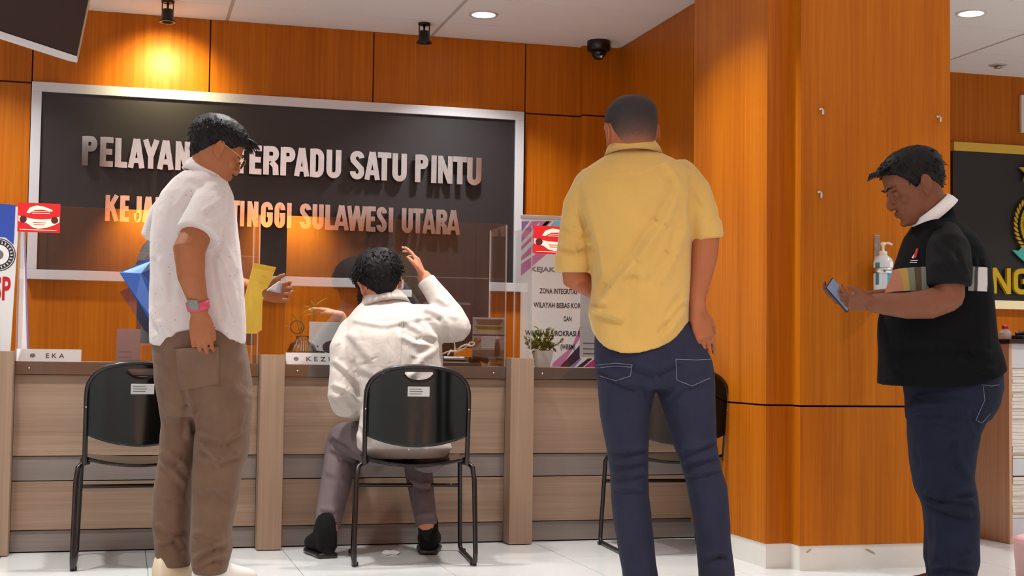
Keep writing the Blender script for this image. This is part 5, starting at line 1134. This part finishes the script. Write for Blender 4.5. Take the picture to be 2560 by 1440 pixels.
# ---- man in white shirt, seated
C_ = Fig(6.22); W = C_.W; mp = C_.mpp
secC = [(914, 1004, 744, .085, .12), (892, 1046, 766, .075, .18), (866, 1088, 796, .055, .23), (854, 1104, 842, .03, .26), (866, 1106, 885, .015, .27), (884, 1108, 935, .0, .275), (896, 1110, 988, -.02, .275), (900, 1112, 1042, -.03, .28), (890, 1122, 1090, -.03, .30), (894, 1132, 1120, -.03, .31), (928, 1114, 1143, -.02, .28)]
hdC = Head(W(948, 705, .10), math.radians(-14), .42, -.24, 1.10)
b = MB(); C_.trunk(b, secC, .78)
C_.limb(b, [(968, 775, .07, 44), (956, 735, .09, 43), (950, 715, .1, 44)]); hdC.build(b)
thL = [(945, 1112, .0, 56), (900, 1100, .12, 50), (860, 1098, .25, 45)]; shL = [(858, 1108, .26, 44), (850, 1150, .22, 42), (838, 1220, .12, 39), (822, 1296, .02, 33), (820, 1316, 0, 32)]
thR = [(1070, 1128, .0, 56), (1058, 1120, .12, 52), (1048, 1118, .26, 46)]; shR = [(1048, 1128, .26, 42), (1047, 1180, .24, 37), (1055, 1240, .17, 32), (1064, 1296, .09, 28), (1066, 1314, .08, 27)]
for L_ in (thL, shL, thR, shR): C_.limb(b, L_, .82)
C_.limb(b, [(819, 1300, .0, 19), (822, 1345, .0, 16), (822, 1375, .02, 14)]); C_.limb(b, [(1066, 1300, .08, 17), (1068, 1345, .08, 15), (1069, 1372, .1, 13)])
armC = [(1056, 806, .05, 26), (1105, 817, .04, 27), (1138, 817, .055, 26), (1122, 782, .08, 25), (1090, 735, .11, 25), (1066, 703, .12, 21), (1061, 694, .12, 19)]
C_.limb(b, armC[:3]); C_.limb(b, armC[2:])
hand(b, W(1060, 694, .12), UP*.86-RH*.36+FH*.08, -RH*.8-UP*.2+FH*.10, 1, .182, (.20, .30, .40, .5), .06, .35, .5, .024)
armCl = [(880, 824, .04, 32), (862, 870, .0, 36), (864, 935, -.03, 38), (858, 990, -.05, 37), (864, 1006, -.04, 37), (905, 1020, .14, 30), (950, 1030, .26, 25)]
C_.limb(b, armCl, .66); hand(b, W(955, 1030, .27), RH*.5+FH*.8, -UP, 1, .18, .4)
M_skinC = skin('skin_light_tan', (188, 126, 99))
pC = person(b, (W(1005, 1160)[0], W(1005, 1160)[1]), 'person in white long sleeved shirt seated on the middle chair raising the right hand', M_skinC, hdC)
b = MB(); C_.trunk(b, secC)
b.tube([W(*q[:3]) for q in [(1030, 792, .05), (1072, 802, .045), (1110, 815, .04), (1140, 819, .05)]], [34*mp, 43*mp, 44*mp, 39*mp], 20)
b.tube([W(*q[:3]) for q in [(1141, 818, .05), (1124, 784, .08), (1092, 738, .11), (1064, 701, .12)]], [37*mp, 34*mp, 28*mp, 23.5*mp], 20, round_=False)
b.tube([W(1078, 720, .115), W(1063, 699, .12)], [26*mp, 24.5*mp], 20, round_=False)
C_.limb(b, [(q[0], q[1], q[2], q[3]) for q in armCl], 1.06)
me = fuse(b, .0055, 6); rough(me, .0028, 3.2, 33)
folds(me, [([(905, 1030), (890, 960), (882, 900)], 8, -.006), ([(1000, 800), (1060, 830), (1100, 860)], 8, .008), ([(1040, 790), (1090, 850)], 7, .007), ([(1060, 770), (1110, 790), (1130, 850)], 8, .008), ([(1110, 760), (1140, 800)], 7, .007), ([(1092, 745), (1125, 765)], 6, .006), ([(1098, 864), (1040, 860), (1000, 840)], 7, .009), ([(1100, 866), (1050, 900), (1010, 980)], 9, .008),
           ([(880, 800), (960, 815), (1080, 790)], 6, .004), ([(870, 830), (930, 900), (960, 1000)], 11, .006), ([(835, 900), (870, 930), (895, 960)], 8, .009), ([(830, 960), (865, 975), (900, 1010)], 8, .009), ([(835, 990), (880, 1030)], 7, .008), ([(900, 920), (960, 950), (1040, 935)], 9, .005), ([(995, 830), (1000, 930), (990, 1010)], 7, .005), ([(905, 1060), (925, 1100)], 8, .009), ([(890, 1080), (920, 1130)], 7, .007), ([(860, 860), (850, 900)], 8, .005)], .72)
M_shC = cloth('white_cotton', (194, 185, 178), .85, 900, .2)
shC = finish(me, 'shirt', M_shC, pC)
collar(pC, M_shC, W(962, 770, .07), unit(UP*.86-RH*.18+FH*.34), RH+UP*.22, 47*mp, .064, .062, .006, 1.36)
mb = MB(); 
surfline(C_, shC, [(1022, 1125), (1022, 1160)], .003, mb, .0005); surfline(C_, shC, [(1010, 770), (1003, 850), (1000, 910)], .002, mb, .0005); mb.build('back_pleat', M_shC, shC, True)
b = MB(); C_.trunk(b, [(905, 1120, 1070, 0, .25), (890, 1128, 1110, 0, .30), (910, 1120, 1136, .0, .30)])
for L_ in (thL, shL, thR, shR): b.tube([W(*q[:3]) for q in L_], [q[3]*mp for q in L_], 18, round_=L_ in (thL, thR))
me = fuse(b, .006, 5); rough(me, .0025, 3.5, 41)
folds(me, [([(830, 1090), (870, 1110), (900, 1140)], 7, .008), ([(826, 1120), (860, 1140), (895, 1150)], 7, .008), ([(815, 1180), (860, 1195)], 8, .006), ([(1020, 1200), (1060, 1215), (1080, 1205)], 7, .006), ([(800, 1270), (840, 1280)], 7, .005), ([(1035, 1290), (1085, 1285)], 7, .005)])
M_trC = cloth('grey_mauve_cotton', (106, 92, 95), .92, 1300, .4, None, .1, 12, 0)
finish(me, 'trousers', M_trC, pC)
hdC.hair(pC, M_hair, [(0, .060), (40, .050), (62, .030), (74, -.020), (86, .020), (100, -.010), (125, -.052), (150, -.078), (180, -.084)], lambda ad, z: .010+.012*max(0, min(1, (z+.06)/.08)), tufts=620, tl=.036, sweep=(0, -.1, 0), noise=.0022, seed=12, trad=.0026)
hdC.eyes(pC, M_eyew, M_iris, True, M_skinC); hdC.brows(pC, M_hair)
g = MB()
for q in (-1, 1):
    g.tube([hdC.P(q*.033+.022*math.cos(t), .107, -.004+.017*math.sin(t)) for t in np.linspace(0, 2*PI, 20)], .0014, 6, round_=False)
    g.tube([hdC.P(q*.055, .104, .004), hdC.P(q*.080, .06, .008), hdC.P(q*.0845, -.01, .018), hdC.P(q*.084, -.024, .004)], .0016, 6)
g.build('spectacles', M_black, pC, True)
for x, dd in ((820, .01), (1067, .085)):
    b = MB(); b.tube([W(x, 1318, dd), W(x+1, 1340, dd), W(x+2, 1368, dd+.01)], [23*mp, 22*mp, 21*mp], 16, round_=False); b.build('sock', mat('black_sock', (11, 11, 12), .95) if 'black_sock' not in MATS else MATS['black_sock'], pC, True)
M_suede = cloth('black_suede', (11, 11, 12), .95, 1500, .4, sheen=0)
shoe(pC, atz(820, 1397, 0), FH*.9-RH*.36, M_suede, M_black, .27, .056, .12, high=.04); shoe(pC, atz(1070, 1388, 0), FH*.99-RH*.03, M_suede, M_black, .27, .054, .12, high=.04)
# ---- man in black polo, right
D_ = Fig(5.255); W = D_.W; mp = D_.mpp
secD = [(2322, 2384, 526, 0, .13), (2304, 2386, 546, 0, .17), (2284, 2400, 566, 0, .26), (2268, 2428, 592, 0, .36), (2256, 2450, 625, 0, .40), (2242, 2464, 665, 0, .41), (2226, 2472, 710, 0, .40), (2210, 2477, 760, 0, .39), (2200, 2482, 805, 0, .385), (2199, 2487, 850, 0, .385), (2200, 2500, 893, 0, .385), (2198, 2509, 928, 0, .39)]
pelD = [(2230, 2480, 880, 0, .33), (2258, 2500, 930, 0, .35), (2264, 2500, 970, 0, .36), (2268, 2490, 1010, 0, .36), (2272, 2470, 1050, 0, .34)]
lgDn = [(2295, 2455, 965, -.06, .15), (2270, 2480, 1020, -.085, .20), (2275, 2450, 1085, -.09, .195), (2277, 2440, 1140, -.09, .185), (2282, 2432, 1195, -.09, .175), (2300, 2440, 1242, -.09, .17), (2314, 2446, 1290, -.09, .165), (2320, 2446, 1350, -.09, .165), (2322, 2448, 1405, -.09, .165), (2327, 2438, 1436, -.09, .155), (2330, 2436, 1462, -.09, .155)]
lgDf = [(2295, 2450, 965, .06, .15), (2268, 2470, 1020, .09, .20), (2270, 2435, 1090, .10, .19), (2276, 2425, 1160, .10, .18), (2288, 2415, 1220, .10, .17), (2308, 2420, 1262, .10, .165), (2312, 2420, 1330, .10, .16), (2312, 2418, 1392, .10, .16), (2318, 2415, 1420, .10, .15), (2320, 2415, 1455, .10, .15)]
hdD = Head(W(2284, 465, 0), math.radians(-94), .42, 0, 1.12)
b = MB(); D_.trunk(b, secD, .82); D_.trunk(b, pelD, .8)
for L_ in (lgDn, lgDf): D_.trunk(b, L_, .7)
D_.limb(b, [(2335, 556, 0, 42), (2326, 526, 0, 47), (2308, 495, 0, 50)]); hdD.build(b)
D_.limb(b, [(2368, 620, -.15, 26), (2376, 670, -.215, 34), (2373, 738, -.225, 37)]); D_.limb(b, [(2372, 742, -.225, 36), (2325, 760, -.225, 36), (2265, 764, -.20, 32), (2215, 760, -.175, 27), (2186, 758, -.16, 24)])
hand(b, W(2190, 758, -.16), -RH*.97+UP*.03+FH*.22, FH*.55+UP*.72, -1, .18, (.55, .62, .68, .7), .07, .5, .55, .03)
D_.limb(b, [(2330, 620, .15, 26), (2300, 700, .22, 38), (2240, 748, .16, 31), (2165, 752, .05, 25), (2142, 750, .02, 22)]); hand(b, W(2144, 750, .02), -RH*.98+UP*.06-FH*.12, UP*.75+RH*.15-FH*.45, 1, .175, (.45, .5, .55, .6), .08, .5, .6, .028)
for L_, dd in ((2382, -.09), (2366, .10)): D_.limb(b, [(L_, 1430, dd, 26), (L_, 1480, dd, 27), (L_-40, 1490, dd, 20)])
M_skinD = skin('skin_deep_brown', (118, 72, 50))
pD = person(b, (W(2360, 1480)[0], W(2360, 1480)[1]), 'person in black polo shirt and navy jeans beside the column looking down at a phone', M_skinD, hdD)
b = MB(); D_.trunk(b, secD, 1.0, hem=[(-1, 960), (-.5, 969), (0, 965), (.4, 957), (.8, 936), (1, 921)])
bs2 = MB(); bs2.tube([W(2366, 592, -.09), W(2370, 625, -.17), W(2373, 675, -.212), W(2373, 715, -.22)], [42*mp, 53*mp, 55*mp, 53*mp], 22, round_='start')
b.tube([W(2350, 595, .10), W(2335, 635, .17), W(2310, 700, .20)], [42*mp, 50*mp, 48*mp], 22, round_='start')
me = fuse(b, .006, 6); rough(me, .0025, 2.8, 55)
folds(me, [([(2330, 560), (2400, 600), (2440, 680)], 12, .006), ([(2440, 640), (2436, 720)], 8, .006), ([(2455, 640), (2462, 720)], 8, .005), ([(2220, 860), (2340, 850), (2480, 880)], 12, .005), ([(2480, 880), (2430, 900), (2380, 895)], 8, .006), ([(2300, 610), (2330, 680)], 10, .004), ([(2210, 900), (2280, 930)], 10, .004), ([(2420, 910), (2490, 930)], 8, .006)])
# flat printed band round the polo (measured height of the band is part of the print)
m, nt, bs_ = newmat('black_knit'); M_polo = m; bs_.inputs['Roughness'].default_value = .85; bs_.inputs['Specular IOR Level'].default_value = .12
tc = N(nt, 'ShaderNodeTexCoord'); sx = N(nt, 'ShaderNodeSeparateXYZ'); nt.links.new(tc.outputs['Object'], sx.inputs[0])
za_, zb_ = W(2350, 727, -.17)[2], W(2350, 667, -.17)[2]
c1_ = N(nt, 'ShaderNodeMath', operation='GREATER_THAN'); nt.links.new(sx.outputs['Z'], c1_.inputs[0]); c1_.inputs[1].default_value = float(za_)
c2_ = N(nt, 'ShaderNodeMath', operation='LESS_THAN'); nt.links.new(sx.outputs['Z'], c2_.inputs[0]); c2_.inputs[1].default_value = float(zb_)
mu = N(nt, 'ShaderNodeMath', operation='MULTIPLY'); nt.links.new(c1_.outputs[0], mu.inputs[0]); nt.links.new(c2_.outputs[0], mu.inputs[1])
cr = N(nt, 'ShaderNodeValToRGB'); cr.color_ramp.interpolation = 'CONSTANT'; E_ = cr.color_ramp.elements
mr = N(nt, 'ShaderNodeMapRange'); dv = N(nt, 'ShaderNodeVectorMath', operation='DOT_PRODUCT'); nt.links.new(tc.outputs['Object'], dv.inputs[0]); dv.inputs[1].default_value = tuple(RH)
nt.links.new(dv.outputs['Value'], mr.inputs['Value']); base_ = np.array(pD.location); xq = lambda x: float(np.dot(W(x, 700, -.17)-base_, RH))
mr.inputs['From Min'].default_value = xq(2230); mr.inputs['From Max'].default_value = xq(2480)
E_[0].position = 0; E_[0].color = lin((120, 122, 96)); E_[1].position = .06; E_[1].color = lin((170, 112, 86))
for p_, c_ in ((.16, (168, 136, 72)), (.20, (112, 116, 100)), (.25, (84, 70, 56)), (.30, (120, 124, 112)), (.36, (8, 9, 12)), (.74, (130, 130, 128)), (.80, (64, 64, 66)), (.84, (196, 194, 192)), (.96, (20, 20, 24))):
    e = E_.new(p_); e.color = lin(c_)
nt.links.new(mr.outputs[0], cr.inputs['Fac'])
mm = N(nt, 'ShaderNodeMix', data_type='RGBA'); nt.links.new(mu.outputs[0], mm.inputs[0]); mm.inputs[6].default_value = lin((8, 9, 12)); nt.links.new(cr.outputs['Color'], mm.inputs[7]); nt.links.new(mm.outputs[2], bs_.inputs['Base Color'])
t2 = N(nt, 'ShaderNodeTexNoise', Scale=900.0); nt.links.new(tc.outputs['Object'], t2.inputs['Vector']); bp_ = N(nt, 'ShaderNodeBump', Strength=.25, Distance=.001); nt.links.new(t2.outputs['Fac'], bp_.inputs['Height']); nt.links.new(bp_.outputs[0], bs_.inputs['Normal'])
me2 = fuse(bs2, .006, 5); rough(me2, .002, 3, 77); folds(me2, [([(2330, 600), (2372, 640), (2420, 690)], 10, .005), ([(2345, 650), (2380, 700)], 9, .004), ([(2400, 620), (2418, 690)], 8, .004)])
shD = finish(me, 'polo_shirt', M_polo, pD, label='black polo shirt with a pale patchwork band across chest and back')
collar(pD, mat('white_knit', (226, 222, 220), .8), W(2339, 534, 0), unit(UP*.74-RH*.62), FH, .078, 50*mp, .042, .007, 1.10, n=48, label=None) if False else collar(pD, mat('white_knit', (226, 222, 220), .8), W(2342, 541, 0), unit(UP*.76-RH*.65), FH, .080, 53*mp, .042, .007, 1.14)
M_polo2 = cloth('black_knit_plain', (8, 9, 12), .85, 900, .25, None, .05, 8, 0); finish(me2, 'sleeve', M_polo2, shD)
def mark(pts, m, nm, par, fig, obj):
    mb = MB(); out = []
    from mathutils.bvhtree import BVHTree
    bv = surfline.cache.setdefault(obj.name, BVHTree.FromPolygons([tuple(Vector(v.co)+obj.location+obj.parent.location) for v in obj.data.vertices], [tuple(p.vertices) for p in obj.data.polygons]))
    for x, y in pts:
        d_ = ray(x, y); h_ = bv.ray_cast(Vector(CAMP), Vector(d_))
        if h_[0] is None: return
        out.append(np.array(h_[0])-unit(d_)*.003)
    n3 = unit(np.cross(out[1]-out[0], out[2]-out[0])); poly(mb, out, n3, .0008); return mb.build(nm, m, par)
mark([(2283, 644), (2290, 622), (2296, 620), (2290, 645)], M_red, 'chest_emblem', shD, D_, shD); mark([(2279, 645), (2285, 634), (2284, 646)], M_label, 'chest_emblem', shD, D_, shD)
mark([(2276, 650), (2294, 650), (2294, 652), (2276, 652)], M_label, 'chest_lettering', shD, D_, shD); mark([(2274, 655), (2292, 655), (2292, 657), (2274, 657)], M_label, 'chest_lettering', shD, D_, shD)
b = MB(); D_.trunk(b, pelD); D_.trunk(b, lgDn); D_.trunk(b, lgDf); me = fuse(b, .006, 12); rough(me, .0025, 3.5, 61)
folds(me, [([(2290, 990), (2350, 985), (2410, 990)], 6, .006), ([(2290, 1015), (2350, 1012), (2405, 1015)], 6, .006), ([(2290, 1035), (2350, 1030), (2410, 1040)], 6, .006), ([(2290, 1055), (2345, 1050), (2395, 1065)], 6, .005), ([(2310, 1230), (2360, 1240), (2430, 1225)], 8, .010), ([(2320, 1255), (2370, 1275), (2430, 1290)], 8, .010), ([(2330, 1245), (2390, 1250), (2436, 1255)], 7, .008),
           ([(2340, 1280), (2345, 1340), (2335, 1400)], 10, .006), ([(2390, 1100), (2400, 1160), (2425, 1200)], 9, .007), ([(2325, 1425), (2370, 1415), (2435, 1425)], 6, .008), ([(2300, 1110), (2315, 1170)], 9, .005), ([(2440, 1100), (2420, 1050), (2430, 1000)], 8, .006), ([(2430, 1390), (2400, 1405)], 7, .006)])
trD = finish(me, 'jeans', M_denimD, pD)
st_ = MB()
for pl in ([(2455, 962), (2480, 965), (2498, 962)], [(2458, 966), (2462, 1000), (2440, 1050), (2455, 1058)], [(2455, 1058), (2475, 1035)]): st_ = MB(); surfline(D_, trD, pl, .0014, st_); st_.build('pocket_seam', M_seam, trD, True)
hdD.hair(pD, M_hair, [(0, .072), (25, .066), (45, .058), (60, .040), (72, .004), (80, -.012), (88, .016), (104, .0), (125, -.024), (150, -.045), (180, -.052)], lambda ad, z: .006+.012*max(0, min(1, (z+.03)/.09)), tufts=420, tl=.030, sweep=(0, .35, .1), noise=.0018, seed=21,
          fringe=[((x, .070, .088), (x*1.1, .108, .090), (x*1.15, .124, .074)) for x in (-.05, -.035, -.02, 0, .02, .035)])
hdD.eyes(pD, M_eyew, M_iris, True, M_skinD); hdD.brows(pD, M_hair)
MB().tube([hdD.P(q, .0985-abs(q)*.5, -.0684+abs(q)*.08) for q in np.linspace(-.021, .021, 9)], .0011, 6).build('mouth_line', mat('lip_line', (66, 32, 28), .6), pD, True)
shoe(pD, W(2428, 1500, -.09), -RH*.98-FH*.1, M_bshoe, M_black); shoe(pD, W(2412, 1500, .10), -RH*.98+FH*.1, M_bshoe, M_black)
# phone in his hands
ph = thing('mobile_phone', 'mobile phone with bluish screen held by the man in black polo', 'phone', tuple(W(2106, 742, .0)))
ax_ = unit(RH*.66-UP*.72+FH*.10); up_ = unit(-FH*.72+UP*.52+RH*.40); up_ = unit(up_-ax_*np.dot(up_, ax_)); sd_ = np.cross(up_, ax_)
pc = W(2098, 738, -.055)
MB().obox(pc, ax_*.062, sd_*.036, up_*.004).build('body', M_black, ph, bevel=.003)
MB().obox(pc+up_*.0042, ax_*.058, sd_*.033, up_*.0006).build('screen', mat('phone_screen', (128, 140, 168), .15, emis=(120, 140, 180), es=.25), ph)
# ---- worker behind the counter: almost wholly hidden by the seated man, one bare wrist shows
E_f = Fig(7.25); W = E_f.W; mp = E_f.mpp
hdE = Head(W(940, 748, 0), PI, .05, 0, 1.0); b = MB()
secE = [(910, 975, 800, 0, .12), (880, 1005, 815, 0, .18), (862, 1024, 840, 0, .22), (866, 1020, 890, 0, .23), (872, 1014, 950, 0, .23), (868, 1018, 1010, 0, .25), (872, 1014, 1050, 0, .24)]
E_f.trunk(b, secE, .85); E_f.limb(b, [(942, 815, 0, 27), (940, 775, 0, 27)]); hdE.build(b)
E_f.limb(b, [(880, 835, -.02, 24), (868, 890, -.12, 21), (863, 860, -.30, 18)]); E_f.limb(b, [(863, 862, -.30, 17), (858, 815, -.36, 14), (853, 792, -.38, 12.5)])
hand(b, W(852, 787, -.385), -RH*.93+UP*.28-FH*.1, -UP*.9-RH*.3, 1, .165, (.12, .2, .25, .3), .08, .4, .5, .024)
E_f.limb(b, [(1010, 835, -.02, 24), (1020, 900, -.08, 21), (985, 930, -.28, 17), (975, 925, -.34, 14)]); hand(b, W(970, 924, -.34), -RH*.6-FH*.7, -UP, -1, .165, .3)
for s in (-1, 1): E_f.limb(b, [(942+s*35, 1040, 0, 34), (942+s*42, 1050, -.36, 28), (942+s*42, 1150, -.37, 22), (942+s*42, 1285, -.30, 16)])
M_skinE = skin('skin_fair', (226, 166, 138))
pE = person(b, (W(942, 1050)[0], W(942, 1050)[1]), 'person seated behind the counter, hidden save for a bare wrist near the green cutting', M_skinE, hdE, .0055)
b = MB(); E_f.trunk(b, secE)
b.tube([W(884, 832, -.02), W(868, 886, -.12)], [25*mp, 25*mp], 16); b.tube([W(1008, 832, -.02), W(1019, 890, -.08)], [25*mp, 25*mp], 16)
me = fuse(b, .008, 4); finish(me, 'blouse', cloth('olive_cotton', (96, 92, 66)), pE)
b = MB(); E_f.trunk(b, [(866, 1020, 1000, 0, .27), (868, 1018, 1055, 0, .28)])
for s in (-1, 1): E_f.limb(b, [(942+s*35, 1040, 0, 37), (942+s*42, 1050, -.36, 32), (942+s*42, 1150, -.37, 26), (942+s*42, 1270, -.30, 20)])
me = fuse(b, .008, 4); finish(me, 'trousers', M_denimD, pE)
hdE.hair(pE, M_hair, [(0, .066), (40, .050), (60, .02), (75, -.08), (100, -.10), (180, -.11)], lambda ad, z: .012+.008*max(0, min(1, (z+.1)/.1)), tufts=120, seed=31)
hdE.eyes(pE, M_eyew, M_iris, False, M_skinE); hdE.brows(pE, M_hair)
for s in (-1, 1): shoe(pE, W(942+s*42, 1290, -.26), -FH, M_bshoe, M_black, .25)
p = W(942, 1080, .02)
stl = thing('office_stool', 'stool under the worker behind the counter', 'stool', (p[0], p[1], 0))
MB().lathe((0, 0, 0), [(.17, .40), (.19, .41), (.19, .44), (.17, .455)], 28).build('seat', M_black, stl, True, local=True)
MB().cyl((0, 0, .05), (0, 0, .41), .025).build('column', M_steel, stl, True, local=True)
for k in range(5):
    a_ = k*2*PI/5; MB().tube([(0, 0, .06), (.22*math.cos(a_), .22*math.sin(a_), .03)], .014, 8).build('leg', M_black, stl, True, local=True)
# ------------------------------------------------------------------ hand sanitizer on the column
p = aty(2207, 728, cy0-.05); q = aty(2193, 640, cy0)
sb = thing('sanitizer_bracket', 'steel wall bracket holding the sanitizer bottle on the column', 'bracket', (q[0], cy0, q[2]))
u, v = aty(2185, 690, cy0), aty(2199, 588, cy0); MB().box((u[0], cy0-.004, u[2]), (v[0], cy0-.0005, v[2])).build('plate', M_steel, sb, bevel=.001)
mpp = 5.443/FPX*1.13; rb_ = 24*mpp*.98; bc = np.array([p[0], cy0-.012-rb_, p[2]])
zr = aty(2207, 677, cy0-.05)[2]
def ringband(c, r, z0, z1, th): return [[(c[0]+(r+o)*math.cos(t), c[1]+(r+o)*math.sin(t), z) for t in np.linspace(0, 2*PI, 32, endpoint=False)] for z, o in ((z0, 0), (z0, th), (z1, th), (z1, 0))]
MB().rings(ringband(bc, rb_+.0008, zr-.012, zr+.012, .002), loop=True).build('ring', M_steel, sb, True)
MB().box((bc[0]-.01, bc[1]+rb_, zr-.012), (bc[0]+.01, cy0-.001, zr+.012)).build('strut', M_steel, sb)
MB().lathe((bc[0], bc[1], bc[2]-.012), [(rb_*.9, 0), (rb_, .001), (rb_, .0105), (rb_*.9, .0115)], 28).build('tray', M_steel, sb, True)
MB().box((bc[0]-.012, bc[1]+rb_*.9, bc[2]-.012), (bc[0]+.012, cy0-.001, bc[2]-.002)).build('strut', M_steel, sb)
sn = thing('sanitizer_bottle', 'pump bottle of hand sanitizer with blue labels on the column', 'bottle', tuple(bc))
Hb = aty(2207, 643, cy0-.05)[2]-bc[2]
M_bottle = mat('milky_bottle', (226, 230, 230), .25, trans=.15)
MB().lathe((0, 0, 0), [(rb_*.86, 0), (rb_*.98, .006), (rb_, .02), (rb_, Hb*.85), (rb_*.9, Hb*.95), (rb_*.55, Hb*1.03), (rb_*.42, Hb*1.06)], 36).build('body', M_bottle, sn, True, local=True)
for a0, a1, m, nm, z0, z1 in ((-95, -40, mat('cyan_label', (40, 170, 222), .4), 'blue_label', .16, .60), (-170, -145, mat('teal_label', (70, 120, 126), .4), 'dark_label', .2, .62), (-80, -30, M_paper, 'white_label', .74, .95), (-172, -140, MATS['teal_label'] if 'teal_label' in MATS else M_teal, 'dark_label', .74, .92)):
    mb = MB(); mb.rings([[((rb_+.0006)*math.cos(math.radians(a_)), (rb_+.0006)*math.sin(math.radians(a_)), Hb*.9*z_) for z_ in (z0, z1)] for a_ in np.linspace(a0, a1, 10)], closed=False, cap=False); mb.build(nm, m, sn, local=True)
MB().lathe((0, 0, Hb*1.03), [(.016, 0), (.017, .003), (.017, .018), (.012, .022), (.006, .024), (.006, .045), (.010, .046), (.011, .056), (.006, .060)], 24).build('pump', M_cream, sn, True, local=True)
MB().tube([(0, 0, Hb*1.03+.054), (.02, -.012, Hb*1.03+.056), (.030, -.018, Hb*1.03+.050)], .0045, 8).build('spout', M_cream, sn, True, local=True)
